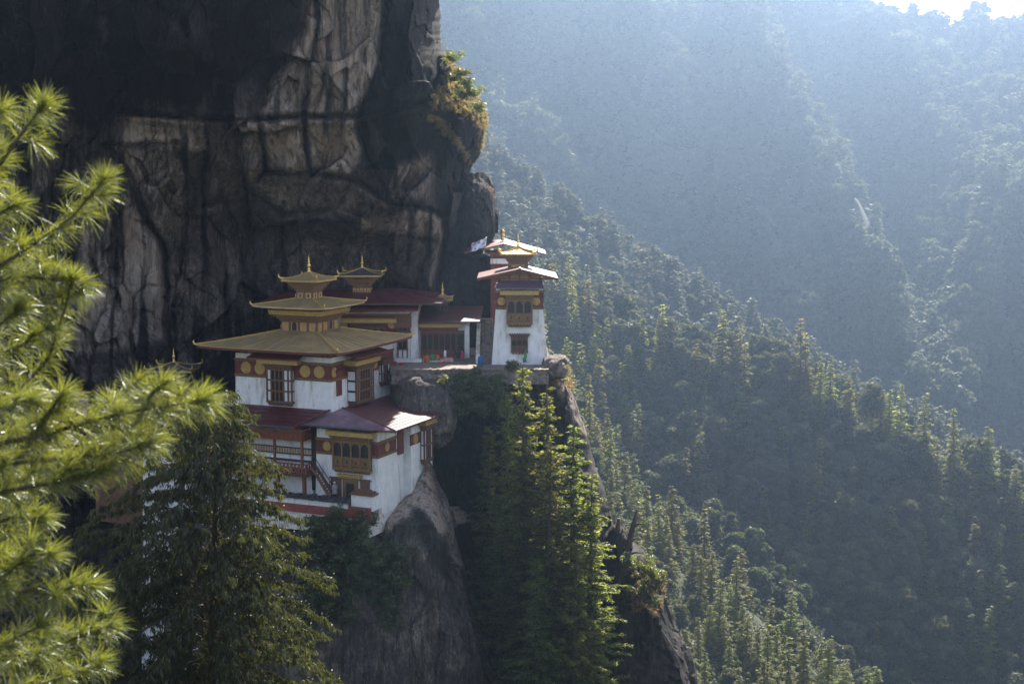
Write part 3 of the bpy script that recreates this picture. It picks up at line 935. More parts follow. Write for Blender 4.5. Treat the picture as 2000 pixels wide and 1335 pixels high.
def bay(root, fr, u0, u1, z0, z1, p, rows, colw=None, rowh=None, corn=None, frame='wood', side=True, brackets=True, arch=True, name='bay_window', cornm='gold'):
    """timber window standing p proud of the wall; rows of cells: D dark arched opening, W white panel, B carved board with holes, L lattice"""
    W_ = u1 - u0
    cw = np.array(colw or [1] * len(rows[0]), float); cw = cw / cw.sum() * W_
    rh = np.array(rowh or [1] * len(rows), float); rh = rh / rh.sum() * (z1 - z0)
    ue = np.concatenate([[0], np.cumsum(cw)]) + u0
    ze = z1 - np.concatenate([[0], np.cumsum(rh)])
    ba = .085 if W_ > 2.5 else .055
    fm, dk, wh = MB(), MB(), MB()
    q = p - .14
    dk.box(fr, u0 + .01, u1 - .01, -.05, q, z0 + .01, z1 - .01)
    for i, x in enumerate(ue):
        fm.box(fr, x - ba, x + ba, q - .02, p + (.03 if i % 2 == 0 else .02), z0, z1)
    for i, z in enumerate(ze):
        fm.box(fr, u0 - .07, u1 + .07, q - .02, p + .045, z - ba * .9, z + ba * .9)
    for r_, row in enumerate(rows):
        for c_, ch in enumerate(row):
            a, b = ue[c_] + ba, ue[c_ + 1] - ba
            zt, zb = ze[r_] - ba * .9, ze[r_ + 1] + ba * .9
            if ch == 'D' and arch:
                w = b - a
                pts = [fr(a, q + .05, zt)]
                for k in range(9):
                    th = math.pi * k / 8
                    hgt = min(w * .6, (zt - zb) * .4)
                    lob = 1 + .10 * math.cos(th * 6)
                    pts.append(fr(a + w / 2 - w * .46 * math.cos(th) * (1 if k in (0, 8) else lob), q + .05, zt - .03 - hgt + hgt * math.sin(th) * .92))
                pts.append(fr(b, q + .05, zt))
                d = Vector(fr(0, .05, 0)) - Vector(fr(0, 0, 0))
                for k in range(1, 10):  # spandrel over the arch in strips
                    e0, e1 = pts[k], pts[k + 1]
                    if k == 9: break
                    t0 = list(fr(a + w * (k - 1) / 8, q + .05, zt)); t1 = list(fr(a + w * k / 8, q + .05, zt))
                    fm.prism([e0, e1, t1, t0], d)
            elif ch == 'W':
                wh.box(fr, a + .02, b - .02, q - .02, q + .06, zb + .02, zt - .02)
            elif ch == 'B':
                fm.box(fr, a, b, q - .02, q + .07, zb, zt)
                h_ = (zt - zb)
                dk.box(fr, (a + b) / 2 - .09 * W_ / len(row), (a + b) / 2 + .09 * W_ / len(row), q, q + .08, zb + h_ * .42, zb + h_ * .72)
                dk.box(fr, a + .08, b - .08, q, q + .078, zb + h_ * .12, zb + h_ * .2)
            elif ch == 'L':
                k = 3
                for j in range(1, k):
                    x = a + (b - a) * j / k
                    fm.box(fr, x - .02, x + .02, q, q + .06, zb, zt)
                fm.box(fr, a, b, q, q + .05, (zb + zt) / 2 - .03, (zb + zt) / 2 + .03)
    if side and p > .35:
        for x, s in ((u0, -1), (u1, 1)):
            fm.box(fr, x - .05, x + .05, .02, .12, z0, z1)
            for r_ in range(len(rows)):
                zt, zb = ze[r_] - ba, ze[r_ + 1] + ba
                ch = rows[r_][0 if s < 0 else -1]
                (wh if ch == 'W' else fm).box(fr, min(x, x + s * .03), max(x, x + s * .03), .13, p - .1, zb + .03, zt - .03)
    # sill steps under the window
    fm.box(fr, u0 - .1, u1 + .1, 0, p + .08, z0 - .14, z0 - .01)
    if brackets:
        dentils(fm, fr, u0, u1, 0, p + .02, z0 - .32, z0 - .142, .34, .55)
        fm.box(fr, u0 + .15, u1 - .15, 0, p * .7, z0 - .46, z0 - .322)
    # stepped bracket rows over it
    z = z1 + .05
    for k in range(3):
        o = .06 + .11 * k
        fm.box(fr, u0 - o, u1 + o, 0, p + o, z, z + .07)
        dentils(fm, fr, u0 - o - .05, u1 + o + .05, 0, p + o + .09, z + .072, z + .19, .26, .5)
        z += .192
    o = fm.build(name, M[frame], root)
    dk.build('dark_panes', M['dark'], o)
    if wh.v: wh.build('white_panels', M['white_clean'], o)
    if corn:
        c = MB()
        e = corn
        c.box(fr, u0 - .45 - e, u1 + .45 + e, 0, p + .42, z, z + .42)
        dentils(c, fr, u0 - .5 - e, u1 + .5 + e, 0, p + .5, z + .422, z + .54, .24, .6)
        dentils(c, fr, u0 - .3 - e, u1 + .3 + e, .1, p + .435, z + .1, z + .3, .5, .5)
        c.build('cornice', M[cornm], o)
    return o


def band(root, r, zb, zt, trim=.28, off=.04, white=0.0, trimm='goldwood'):
    b = MB(); b.frustum(r, zb, zt, off, off)
    b.build('painted_band', M['maroon'], root)
    t = MB()
    f, g, h = frames(r)
    for z in (zb - trim, zt):
        t.frustum(r, z + .002, z + trim * .45, off + .06, off + .06)
        t.frustum(r, z + trim * .75, z + trim - .002, off + .1, off + .1)
        for fr, u0, u1 in ((f, r[0], r[1]), (g, r[2], r[3]), (h, r[2], r[3])):
            dentils(t, fr, u0 - .05, u1 + .05, 0, off + .1, z + trim * .452, z + trim * .748, .26, .55)
    t.build('band_trim', M[trimm], root)


def medal(root, fr, u, z, r=.62, n=.05):
    m = MB()
    m.disc(fr, u, z, r, 0, n + .05)
    m.disc(fr, u, z, r * .86, n, n + .075)
    for k in range(8):
        a = math.pi * k / 4
        m.disc(fr, u + r * .5 * math.cos(a), z + r * .5 * math.sin(a), r * .17, n + .05, n + .1, k=8)
    m.disc(fr, u, z, r * .22, n + .05, n + .11, k=10)
    return m.build('medallion', M['gold'], root)


def hip_ridges(root, loops, m, mi_mat, rad=.12):
    mb = MB()
    for k in range(4):
        mb.tube([Vector(lp[k * m]) + Vector((0, 0, .05)) for lp in loops], rad, 6)
    return mb.build('hip_ridge', mi_mat, root)


def seams(root, loops, m, matl, every=1, rad=.025):
    mb = MB()
    for k in range(4 * m):
        if k % m and k % every == 0:
            mb.tube([Vector(lp[k]) + Vector((0, 0, .015)) for lp in loops], rad, 4)
    return mb.build('sheet_seams', matl, root)


def lantern(root, c, s, z0, zb, ze, zt, so, cap='brass_roof', cells='BB', finh=1.8, yaw_local=0, horns=.55, curve=1.6, lift=.22, body='wood'):
    """small square roof lantern: body, flaring brackets, curved roof, horns, finial; c=(x,y), s body size, so roof size"""
    x, y = c
    r = (x - s / 2, x + s / 2, y - s / 2, y + s / 2)
    b = MB(); b.frustum(r, z0, zb, .02, 0)
    bo = b.build('lantern_body', M[body], root)
    f, g, h = frames(r)
    pn, dk = MB(), MB()
    hh = zb - z0
    for fr, u0, u1 in ((f, r[0], r[1]), (g, r[2], r[3]), (h, r[2], r[3])):
        k = len(cells); w = (u1 - u0) / k
        for i, ch in enumerate(cells):
            a, e = u0 + w * i + w * .16, u0 + w * (i + 1) - w * .16
            (dk if ch == 'D' else pn).box(fr, a, e, 0, .05, z0 + hh * .18, z0 + hh * .78)
            if ch != 'D': dk.box(fr, (a + e) / 2 - w * .1, (a + e) / 2 + w * .1, 0, .055, z0 + hh * .32, z0 + hh * .62)
    pn.build('panels', M['ochre'], bo)
    dk.build('openings', M['dark'], bo)
    br = MB()
    n = 4
    for k in range(n):
        z = zb + (ze - zb - .05) * k / n; z2 = zb + (ze - zb - .05) * (k + 1) / n
        o = (so - s) / 2 * .72 * (k + .6) / n
        br.frustum(r, z, z + (z2 - z) * .45, o, o)
        for fr, u0, u1 in ((f, r[0], r[1]), (g, r[2], r[3]), (h, r[2], r[3])):
            dentils(br, fr, u0 - o, u1 + o, 0, o + .1, z + (z2 - z) * .46, z2 - .003, .24, .5)
    br.build('bracket_tiers', M['goldwood'], root)
    rf = MB()
    R_ = (x - so / 2, x + so / 2, y - so / 2, y + so / 2)
    lp = hiproof(rf, R_, ze, (x - .12, x + .12, y - .12, y + .12), zt, .14, 8, 10, curve, lift)
    ro = rf.build('lantern_roof', M[cap], root)
    hip_ridges(ro, lp, 10, M['gilt'] if cap == 'gilt' else M['gold'], .07)
    fs = MB()
    e = .06
    for fr, u0, u1 in zip(frames(R_)[:2], (R_[0], R_[2]), (R_[1], R_[3])):
        fs.box(fr, u0, u1, -.02, .03, ze - .16, ze + .02)
    fs.build('gold_eave', M['gold'], ro)
    horns_(ro, [((x + sx * so / 2, y + sy * so / 2, ze + lift + .02), (sx, sy, 0)) for sx in (-1, 1) for sy in (-1, 1)], horns)
    finial(root, (x, y, zt), finh)


# ---------------------------------------------------------------- main temple
T = house('main_temple', (-6, 6.7, 0), "white temple with maroon band under stacked golden pagoda roofs", "temple")
RB = (-12.0, 0.0, 0.0, 14.0)
F_, G_, H_ = frames(RB)
w = MB(); w.frustum(RB, -9.0, 5.45, .22, 0); w.build('wall', M['white'], T)
band(T, RB, 3.16, 4.62, off=.07)
tm = MB(); tm.frustum(RB, 5.452, 6.6, -.55, -.55); tm.build('timber_storey', M['redwood'], T)
po = MB()
for fr, u0, u1 in ((F_, -11.6, -.3), (G_, .3, 13.6)):
    dentils(po, fr, u0, u1, -.62, -.5, 5.5, 6.45, 2.3, .62)
po.build('ochre_panels', M['ochre'], T)
bm_ = MB()
for fr, u0, u1 in ((F_, -11.9, -.1), (G_, .1, 13.9)):
    dentils(bm_, fr, u0, u1, -.6, .9, 6.1, 6.28, 2.35, .1)
    dentils(bm_, fr, u0, u1, -.3, -.05, 5.452, 6.3, 2.35, .12)
bm_.build('roof_beams', M['redwood'], T)
bay(T, F_, -7.7, -4.6, .45, 3.95, .55, ["WDDDWW", "WDDDWW", "WDDDWW"], [.75, .7, .7, .7, .8, .6], corn=.55)
bay(T, G_, 3.4, 7.2, .25, 3.7, 1.2, ["WWDDDDWW", "WWDDDDWW", "WWDDDDWW"], [.6, .6, .8, .8, .8, .8, .6, .6], corn=.4)
bay(T, G_, 10.6, 12.5, 1.4, 3.4, .45, ["WDDW", "WDDW"], corn=None)
dr = MB(); dr.box(G_, .95, 2.1, .0, .12, 1.2, 3.6); dr.box(G_, .8, 2.3, .0, .2, 3.6, 3.8); dr.box(G_, .7, 2.4, 0, .28, 3.8, 3.95); dentils(dr, G_, .7, 2.4, 0, .26, 3.95, 4.1, .24)
dr.build('red_shutter', M['maroon'], T)
for u in (-10.62, -8.85, -3.15, -1.4): medal(T, F_, u, 3.88, .66)
medal(T, G_, .55, 3.85, .55); medal(T, G_, 9.7, 3.6, .5)
for fr, u0, u1, pz in ((F_, -9.5, -3.0, 1.7), (G_, 1.9, 9.6, 2.2)):
    d = MB()
    pts = [fr(u0, pz, 5.28), fr(u1, pz, 5.28), fr(u1 - .3, -.3, 5.85), fr(u0 + .3, -.3, 5.85)]
    d.prism(pts, (0, 0, -.1))
    d.build('awning_roof', M['maroon'], T)
# tier 1 roof
RO = (RB[0] - 3.0, RB[1] + 2.5, RB[2] - 3.0, RB[3] + .2)
cx, cy = -6.5, 6.6
I1 = (cx - 2.4, cx + 2.4, cy - 2.4, cy + 2.4)
rf = MB(); lp = hiproof(rf, RO, 6.42, I1, 7.62, .1, 8, 12, 1.15, .12)
r1 = rf.build('golden_roof', M['brass_roof'], T)
hip_ridges(r1, lp, 12, M['gold'], .13)
seams(r1, lp, 12, M['brass_roof'], 1, .03)
horns_(r1, [((x, y, 6.56), (x - cx, y - cy, 0)) for x, y in ((RO[0], RO[2]), (RO[1], RO[2]), (RO[1], RO[3]), (RO[0], RO[3]))], .6)
ev = MB(); hiproof(ev, (RO[0] + .07, RO[1] - .07, RO[2] + .07, RO[3] - .07), 6.27, I1, 7.4, .2, 4, 12, 1.15, .12)
ev.build('eaves', M['maroon'], T)
# tier 2 body
R2 = (cx - 2.3, cx + 2.3, cy - 2.3, cy + 2.3)
b = MB(); b.frustum(R2, 7.4, 9.5); b2 = b.build('upper_storey', M['wood'], T)
pn, dk = MB(), MB()
f2, g2, h2 = frames(R2)
for fr, u0, u1, cells in ((f2, R2[0], R2[1], 'PDPP'), (g2, R2[2], R2[3], 'PPDP')):
    w_ = (u1 - u0) / 4
    for i, ch in enumerate(cells):
        a, e = u0 + w_ * (i + .14), u0 + w_ * (i + .86)
        pn.box(fr, a, e, 0, .05, 7.62, 8.56)
        if ch == 'D':
            dk.box(fr, a + .12, e - .12, 0, .06, 7.68, 8.3)
            dk.disc(fr, (a + e) / 2, 8.3, (e - a) / 2 - .12, 0, .062)
        else:
            pn.disc(fr, (a + e) / 2, 8.1, .28, .02, .09)
pn.build('gold_panels', M['ochre'], b2); dk.build('openings', M['dark'], b2)
br = MB()
for k in range(3):
    o = .12 + .26 * k; z = 8.72 + .24 * k
    br.frustum(R2, z, z + .1, o, o)
    for fr, u0, u1 in ((f2, R2[0], R2[1]), (g2, R2[2], R2[3])):
        dentils(br, fr, u0 - o, u1 + o, 0, o + .12, z + .102, z + .238, .28, .5)
br.build('bracket_tiers', M['goldwood'], T)
cn = MB(); cn.frustum(R2, 9.44, 9.95, .95, 1.05)
cn.build('gold_frieze', M['gold'], T)
gp = MB(); gp.frustum(R2, 9.952, 10.4, .6, .6)
for fr, u0, u1 in ((f2, R2[0], R2[1]), (g2, R2[2], R2[3])): dentils(gp, fr, u0 - .9, u1 + .9, .55, 1.5, 10.2, 10.36, .7, .2)
gp.build('roof_timbers', M['redwood'], T)
rf = MB(); S2 = (cx - 4.55, cx + 4.55, cy - 4.55, cy + 4.55)
lp = hiproof(rf, S2, 10.46, (cx - 1.05, cx + 1.05, cy - 1.05, cy + 1.05), 11.12, .2, 6, 10, 1.1, .1)
r2 = rf.build('golden_roof', M['brass_roof'], T)
hip_ridges(r2, lp, 10, M['gold'], .11); seams(r2, lp, 10, M['brass_roof'], 1, .022)
horns_(r2, [((cx + sx * 4.55, cy + sy * 4.55, 10.6), (sx, sy, 0)) for sx in (-1, 1) for sy in (-1, 1)], .5)
lantern(T, (cx, cy), 2.1, 10.95, 12.0, 13.2, 14.0, 4.5, finh=1.95)
settle(T)

# ---------------------------------------------------------------- lower house
LH = house('lower_house', (2.5, 3, -9), "white lower house with arched bay window under the worn red tin roof", "house")
RL = (-1.0, 6.3, -1.4, 9.6)
FL, GL, HL = frames(RL)
w = MB(); w.frustum(RL, -11.6, -1.9, .25, 0); w.build('wall', M['white'], LH)
bt = MB(); bt.box(GL, 4.2, 9.4, -.5, 1.0, -11.2, -2.2); bt.box(GL, 2.55, 4.2, -.5, .12, -11, -2.2)
bt.build('side_wing', M['white'], LH)
band(LH, RL, -4.35, -3.15, off=.1)
bw = MB(); bw.box(GL, 4.16, 9.42, .9, 1.04, -4.2, -3.0); bw.build('painted_band', M['maroon'], LH)
bay(LH, FL, 1.25, 5.6, -5.9, -3.0, .6, ["DDDD", "BBBB"], None, [1.7, 1.2], corn=.15, frame='goldwood')
GW = lambda u, n, z: (7.3 + n, u, z)
bay(LH, GW, 6.5, 8.4, -6.2, -2.9, .55, ["WDLW", "WDLW"], None, None, corn=.1)
medal(LH, FL, .25, -3.75, .56); medal(LH, GL, .55, -3.75, .55); medal(LH, GW, 5.2, -3.6, .55)
cl = MB(); cl.box(GL, 2.7, 3.9, .1, .3, -5.0, -2.3); cl.box(GL, 2.5, 4.1, .05, .42, -2.3, -2.1); cl.box(GL, 2.4, 4.2, .05, .5, -2.1, -1.9)
cl.build('red_pilaster', M['maroon'], LH)
pp = MB(); pp.tube([GW(7.0, .45, -6.6), GW(6.9, .55, -10.2)], .17, 8); pp.build('brown_drain_pipe', M['redwood'], LH)
# timber under the roof, gutters
ub = MB(); ub.frustum(RL, -1.898, -1.2, -.3, -.3); dentils(ub, FL, -.9, 6.2, -.2, 1.0, -1.75, -1.6, 1.0, .14); dentils(ub, GL, -1, 9.4, -.2, 2.0, -1.75, -1.6, 1.0, .14)
ub.build('roof_beams', M['redwood'], LH)
rr = MB()
rr.prism([(-2.4, -2.75, -1.34), (8.98, -2.6, -1.3), (.27, 1.85, -.17), (.27, -.06, -.3), (-.02, -.3, -.36)], (0, 0, -.1))
rr.build('worn_roof_slope', M['bareroof'], LH)
r3 = MB()
r3.prism([(9.0, -2.57, -1.3), (9.0, 9.5, -1.32), (.27, 12.5, -.3), (.27, 1.87, -.165)], (0, 0, -.1))
r3o = r3.build('red_roof_slope', M['redroof'], LH)
sm = MB()
for k in range(1, 14):
    t = k / 14
    sm.tube([(.27 + 8.73 * t, 1.87 - 4.4 * t + .05, -.165 - 1.135 * t + .03), (.27 + 8.73 * t, 12.5 - 3.0 * t - .05, -.3 - 1.02 * t + .03)], .025, 4)
sm.build('sheet_seams', M['redroof'], r3o)
hp = MB(); hp.tube([(9.0, -2.6, -1.26), (.27, 1.86, -.13)], .1, 6); hp.build('hip_ridge', M['pinkroof'], r3o)
gt = MB(); gt.tube([(-2.4, -2.85, -1.42), (6.6, -2.72, -1.42)], .09, 6); gt.build('gutter', M['greymetal'], LH)
pur = MB()
for k in range(9): pur.box(ID, 6.25, 8.85, -2.2 + k * 1.35, -2.05 + k * 1.35, -1.62, -1.46)
pur.box(ID, 8.5, 8.7, -2.3, 9.2, -1.58, -1.44)
pur.build('rafters', M['redwood'], LH)
# door with gold frame
dd = MB(); dd.box(FL, 2.2, 4.0, 0, .30, -9.2, -6.95); do = dd.build('door', M['goldwood'], LH)
dk = MB(); dk.box(FL, 2.65, 3.6, 0, .315, -9.2, -7.5); dk.build('doorway', M['dark'], do)
cn = MB()
for k in range(3): cn.box(FL, 1.9 - k * .12, 4.3 + k * .12, 0, .36 + k * .12, -6.95 + k * .14, -6.83 + k * .14)
cn.build('cornice', M['gold'], do)
for u0, u1 in ((.75, 2.0), (4.3, 5.4)): sp = MB(); sp.box(FL, u0, u1, 0, .27, -9.2, -7.1); sp.box(FL, u0 - .12, u1 + .12, 0, .38, -7.1, -6.95); sp.build('side_panel', M['wood'], LH)
settle(LH)

# ---------------------------------------------------------------- balcony wing
BW = house('balcony_wing', (-7, -1, -9), "timber balcony wing with carved railings below a dark red lean-to roof", "building")
w = MB(); w.box(ID, -14, -2.0, -.7, -.25, -11.5, -1.2); w.build('wall', M['white'], BW)
lr = MB(); lr.prism([(-26, -3.75, -1.5), (-2.45, -3.75, -1.5), (-.05, -.28, -.12), (-26, -.28, -.12)], (0, 0, -.1))
lro = lr.build('red_roof', M['redroof'], BW)
sm = MB()
for k in range(1, 5):
    t = k / 5
    sm.tube([(-26, -3.75 + 3.47 * t, -1.47 + 1.38 * t), (-2.45 + 2.4 * t - .1, -3.75 + 3.47 * t, -1.47 + 1.38 * t)], .025, 4)
sm.build('sheet_seams', M['redroof'], lro)
vr = MB(); vr.tube([(-2.45, -3.7, -1.44), (-.05, -.3, -.06)], .09, 6); vr.build('hip_ridge', M['maroon'], lro)
gt = MB(); gt.tube([(-26, -3.85, -1.6), (-2.4, -3.85, -1.6)], .09, 6); gt.build('gutter', M['greymetal'], BW)
fz = MB()
fz.box(ID, -14, -2.0, -2.75, -2.45, -3.15, -2.35); fz.box(ID, -2.3, -2.0, -2.45, -.2, -3.1, -2.4)
FB = lambda u, n, z: (u, -2.75 - n, z)
GB = lambda u, n, z: (-2.0 + n, u, z)
for fr, u0, u1 in ((FB, -14, -1.95), (GB, -2.7, -.2)):
    fr_ = fr
    fz.box(fr, u0, u1, 0, .1, -3.22, -3.1); fz.box(fr, u0, u1, 0, .14, -2.4, -2.25); dentils(fz, fr, u0, u1, 0, .1, -2.24, -2.08, .28); dentils(fz, fr, u0, u1, 0, .06, -3.0, -2.5, .55, .62)
fz.build('carved_frieze', M['redwood'], BW)
ub = MB(); ub.box(ID, -14, -2.2, -2.6, -.3, -2.06, -1.7); dentils(ub, FB, -14, -2, -.5, .9, -1.68, -1.54, 1.1, .14); ub.build('roof_beams', M['redwood'], BW)
for x in (-13.2, -9.4, -5.55, -2.15): ps = MB(); ps.box(ID, x - .12, x + .12, -2.72, -2.48, -6.0, -3.15); ps.build('post', M['redwood'], BW)
for x in (-13.2, -9.4, -5.4, -2.1): ps = MB(); ps.box(ID, x - .17, x + .17, -2.5, -2.16, -11.4, -6.9); ps.build('post', M['redwood'], BW)
fl = MB(); fl.box(ID, -14, -1.4, -2.9, -.7, -7.0, -6.75); dentils(fl, FB, -14, -1.4, 0, .3, -6.99, -6.8, .4, .5); fl.box(ID, -14, -1.4, -3.1, -.72, -6.74, -6.66); fl.build('balcony_floor', M['wood'], BW)
rl = MB()
for z0, z1 in ((-6.6, -6.48), (-5.72, -5.6), (-6.1, -6.02)): rl.box(ID, -14, -1.4, -2.98, -2.82, z0, z1); rl.box(ID, -1.5, -1.36, -2.98, -1.2, z0, z1)
for x in np.arange(-13.9, -1.4, .46): rl.box(ID, x - .11, x + .11, -2.96, -2.86, -6.48, -5.7)
for y in np.arange(-2.8, -1.2, .46): rl.box(ID, -1.47, -1.4, y - .1, y + .1, -6.48, -5.7)
rl.build('red_railing', M['redwood'], BW)
r2_ = MB()
r2_.box(ID, -14, -2.0, -1.0, -.9, -4.42, -4.3); r2_.box(ID, -14, -2.0, -1.0, -.9, -5.1, -4.98)
r2_.box(ID, -14, -2.0, -1.02, -.88, -5.85, -5.62)
rr_ = r2_.build('inner_rail', M['slate'], BW)
yb = MB()
for x in np.arange(-13.9, -2.1, .33): yb.box(ID, x - .07, x + .07, -.98, -.92, -4.98, -4.42)
yb.build('yellow_balusters', M['ochre'], rr_)
dk = MB(); dk.box(ID, -1.98, -1.06, -1.0, -.2, -8.8, -1.9); dk.build('dark_recess', M['dark'], BW)
settle(BW)

# timber ladder stair
ST_ = house('timber_stair', (1.4, -2.2, -9), "steep brown timber ladder stair with handrails beside the balcony", "stairs")
a, e = Vector((-.8, -2.45, -5.9)), Vector((1.55, -2.45, -9.0))
for y in (-3.0, -2.1):
    s = MB(); s.prism([(a.x, y, a.z - .15), (a.x, y, a.z + .2), (e.x, y, e.z + .2), (e.x - .3, y, e.z - .1)], (0, .09, 0)); s.build('stringer', M['wood'], ST_)
s = MB()
for k in range(1, 12):
    p = a.lerp(e, k / 12); s.box(ID, p.x - .12, p.x + .12, -2.9, -2.1, p.z, p.z + .05)
s.build('treads', M['redwood'], ST_)
for y in (-3.0, -2.05):
    s = MB(); s.tube([(a.x, y, a.z + .75), (e.x, y, e.z + .75)], .045, 6)
    for k in (0, .35, .7, 1): p = a.lerp(e, k); s.tube([(p.x, y, p.z), (p.x, y, p.z + .75)], .04, 6)
    s.build('handrail', M['slate'], ST_)
settle(ST_)

# lower terrace wall and parapet
TW = house('terrace_wall', (0, -3.4, -12), "curved white terrace wall with red band and dark slate coping below the house", "wall")
w = MB(); w.box(ID, -13, 4.0, -3.75, -3.2, -10.7, -9.15); w.build('white_wall', M['white'], TW)
w = MB(); w.box(ID, -13, 6.75, -3.82, -3.15, -10.62, -9.72); w.box(ID, 4.1, 6.78, -3.84, -3.2, -9.722, -9.35); w.build('red_band', M['redband'], TW)
w = MB()
for x in np.arange(-13, 3.9, .62):
    w.box(ID, x, x + .6, -4.0, -3.0, -9.15 + random.uniform(0, .05), -8.85 + random.uniform(-.08, .1)); w.box(ID, x + .05, x + .56, -3.75, -3.1, -8.9, -8.68 + random.uniform(-.1, .1))
w.build('slate_coping', M['slate'], TW)
co_ = []
w = MB(); g_ = np.random.default_rng(5)
xs = np.linspace(-13, 6.5, 40); zs = np.linspace(-10.68, -12.5, 9)
for x in xs:
    for z in zs: co_.append((x, -3.7 - (z + 10.7) * -.06 + g_.normal(0, .05), z))
w.add(co_, [(i * 9 + j, i * 9 + j + 1, (i + 1) * 9 + j + 1, (i + 1) * 9 + j) for i in range(39) for j in range(8)])
w.add([(6.5, -3.7, -10.68), (6.5, -3.8, -12.5), (6.75, 1.5, -12.5), (6.6, 1.5, -10.68)], [(0, 1, 2, 3)])
w.box(ID, -13, 6.46, -3.6, 1, -12.45, -10.7)
w.build('flaking_base', M['whitestone'], TW)
settle(TW)
PW = house('parapet', (5.5, -3.2, -9), "short white parapet with a humped brown tiled cap in front of the gold door", "wall")
w = MB(); w.box(ID, 4.4, 6.95, -3.78, -3.2, -9.7, -8.1); w.box(ID, 6.4, 6.95, -3.2, -1.4, -9.7, -8.1); w.build('white_wall', M['white'], PW)
w = MB()
for k in range(11):
    x0 = 4.25 + 2.9 * k / 11; h = .55 * math.sin(math.pi * (k + .7) / 12)
    for j in range(4): w.box(ID, x0, x0 + .25, -4.0 + .3 * j, -3.72 + .3 * j, -8.1, -8.02 + h * (1 - abs(j - 1.5) * .25) + .06 * (k % 2))
w.build('tiled_cap', M['thatch'], PW)
settle(PW)
# slate slab on the rock under the drain pipe
sl = MB(); sl.prism([local(7.3, 5.6, -10.0), local(8.5, 5.2, -9.9), local(8.9, 7.0, -9.75), local(7.6, 7.6, -9.8)], (0, 0, -.16)); sl.prism([local(6.9, 5.5, -10.25), local(8.0, 5.0, -10.2), local(8.3, 6.6, -10.05), local(7.2, 7.2, -10.1)], (0, 0, -.14))
tag(sl.build('slate_slab', M['slate']), "grey slate slab ledge at the foot of the brown drain pipe", "slab")

# ---------------------------------------------------------------- white house behind the foreground tree
WH = house('white_house', (-18, 1, -16), "tall white house half hidden behind the dark drooping tree", "house")
RW = (-23.5, -13.0, -1.5, 7)
FW_, GW_, HW_ = frames(RW)
w = MB(); w.frustum(RW, -34, -3.0, .8, 0); w.build('wall', M['white'], WH)
band(WH, RW, -4.4, -3.4)
for u, z in ((-22, -6.6), (-20, -6.6), (-17.5, -6.6), (-21.0, -9.2), (-18, -9.2)):
    bay(WH, FW_, u - .55, u + .55, z, z + 1.3, .2, ["DD"], corn=None)
wr = MB(); hiproof(wr, (-26, -12, -4.2, 9), -2.7, (-21, -14, 2, 4), -1.0, .15); wr.build('red_roof', M['redroof'], WH)
settle(WH)
DS = house('dark_shed', (-27, 1, -14), "dark timber shed with carved red lintel at the left of the white house", "shed")
w = MB(); w.box(ID, -31, -24.0, -1.0, 5, -15, -6.5); w.build('wall', M['wood'], DS)
w = MB(); w.prism([(-32, -2.4, -6.4), (-23.6, -2.4, -6.4), (-23.6, 2, -5.0), (-32, 2, -5.0)], (0, 0, -.2)); w.build('slate_roof', M['slate'], DS)
w = MB(); w.box(ID, -29.5, -24.6, -1.3, -1.0, -8.2, -7.4); dentils(w, lambda u, n, z: (u, -1.3 - n, z), -29.5, -24.6, 0, .12, -8.1, -7.5, .5, .6)
w.build('carved_lintel', M['redwood'], DS)
settle(DS)

# ---------------------------------------------------------------- buildings of the upper court, square to the viewer
ZC = float(W(900, 720, 160)[2])


def court(name, x, y, label, cat, z=None):
    return tag(empty(name, (x, y, ZC if z is None else z)), label, cat)


def X_(px, Y):
    return (px - 1000) / FPX * Y * 1.0 + 0.0


def at(root, r):
    return r


def PXY(px, py, Y):
    """(x, z) of a photo point on the plane y=Y"""
    p = W(px, py, Y)
    return float(p[0]), float(p[2])


def settle_w(root):
    for ch in root.children:
        ch.location = ch.location - root.location


# ledge court floor and its retaining wall
fl = MB(); fl.box(ID, PXY(762, 720, 159)[0], PXY(1060, 720, 159)[0], 158.6, 184, ZC - .5, ZC)
fo = fl.build('court_floor', M['stone']); fo["kind"] = "structure"
rw = MB(); gr = np.random.default_rng(8)
xs = np.linspace(PXY(764, 720, 158)[0], PXY(1072, 720, 158)[0], 60); zs = np.linspace(ZC + .12, ZC - 1.5, 7)
vv = [(x, 158.3 + gr.normal(0, .05) - (ZC - z) * .03, z) for x in xs for z in zs]
rw.add(vv, [(i * 7 + j, i * 7 + j + 1, (i + 1) * 7 + j + 1, (i + 1) * 7 + j) for i in range(59) for j in range(6)])
for k in range(59): rw.box(ID, xs[k] + .01, xs[k + 1] - .01, 158.1, 158.8, ZC + .05, ZC + .16 + gr.uniform(0, .12))
tag(rw.build('retaining_wall', M['stone']), "low rough stone retaining wall along the edge of the upper terrace", "wall")

# rear hall
YH = 168.0
HL_ = court('rear_hall', -13, YH, "long hall with dark maroon roof and roof lantern at the foot of the cliff", "hall")
x0, zr = PXY(560, 566, YH + 5); x1 = PXY(862, 591, YH)[0]
ze = PXY(700, 592, YH - 2)[1]; zt = PXY(700, 565, YH + 4)[1]
RH = (PXY(560, 600, YH)[0], PXY(815, 600, YH)[0], YH, YH + 9)
fh, gh, hh_ = frames(RH)
w = MB(); w.frustum(RH, ZC - 1, ze - .9, .1, 0); w.build('wall', M['white'], HL_)
w = MB(); w.frustum(RH, ze - .898, ze + .1, -.5, -.5); w.build('timber_storey', M['redwood'], HL_)
w = MB(); dentils(w, fh, RH[0] + .4, RH[1] - .3, -.52, -.4, ze - .85, ze - .05, 2.1, .62); w.build('ochre_panels', M['ochre'], HL_)
w = MB(); lp = hiproof(w, (RH[0] - 3, x1 + .2, YH - 2, YH + 11), ze, (RH[0] + 2, RH[1] - 2.2, YH + 3.5, YH + 5.5), zt, .22, 5, 12, 1.0, .05)
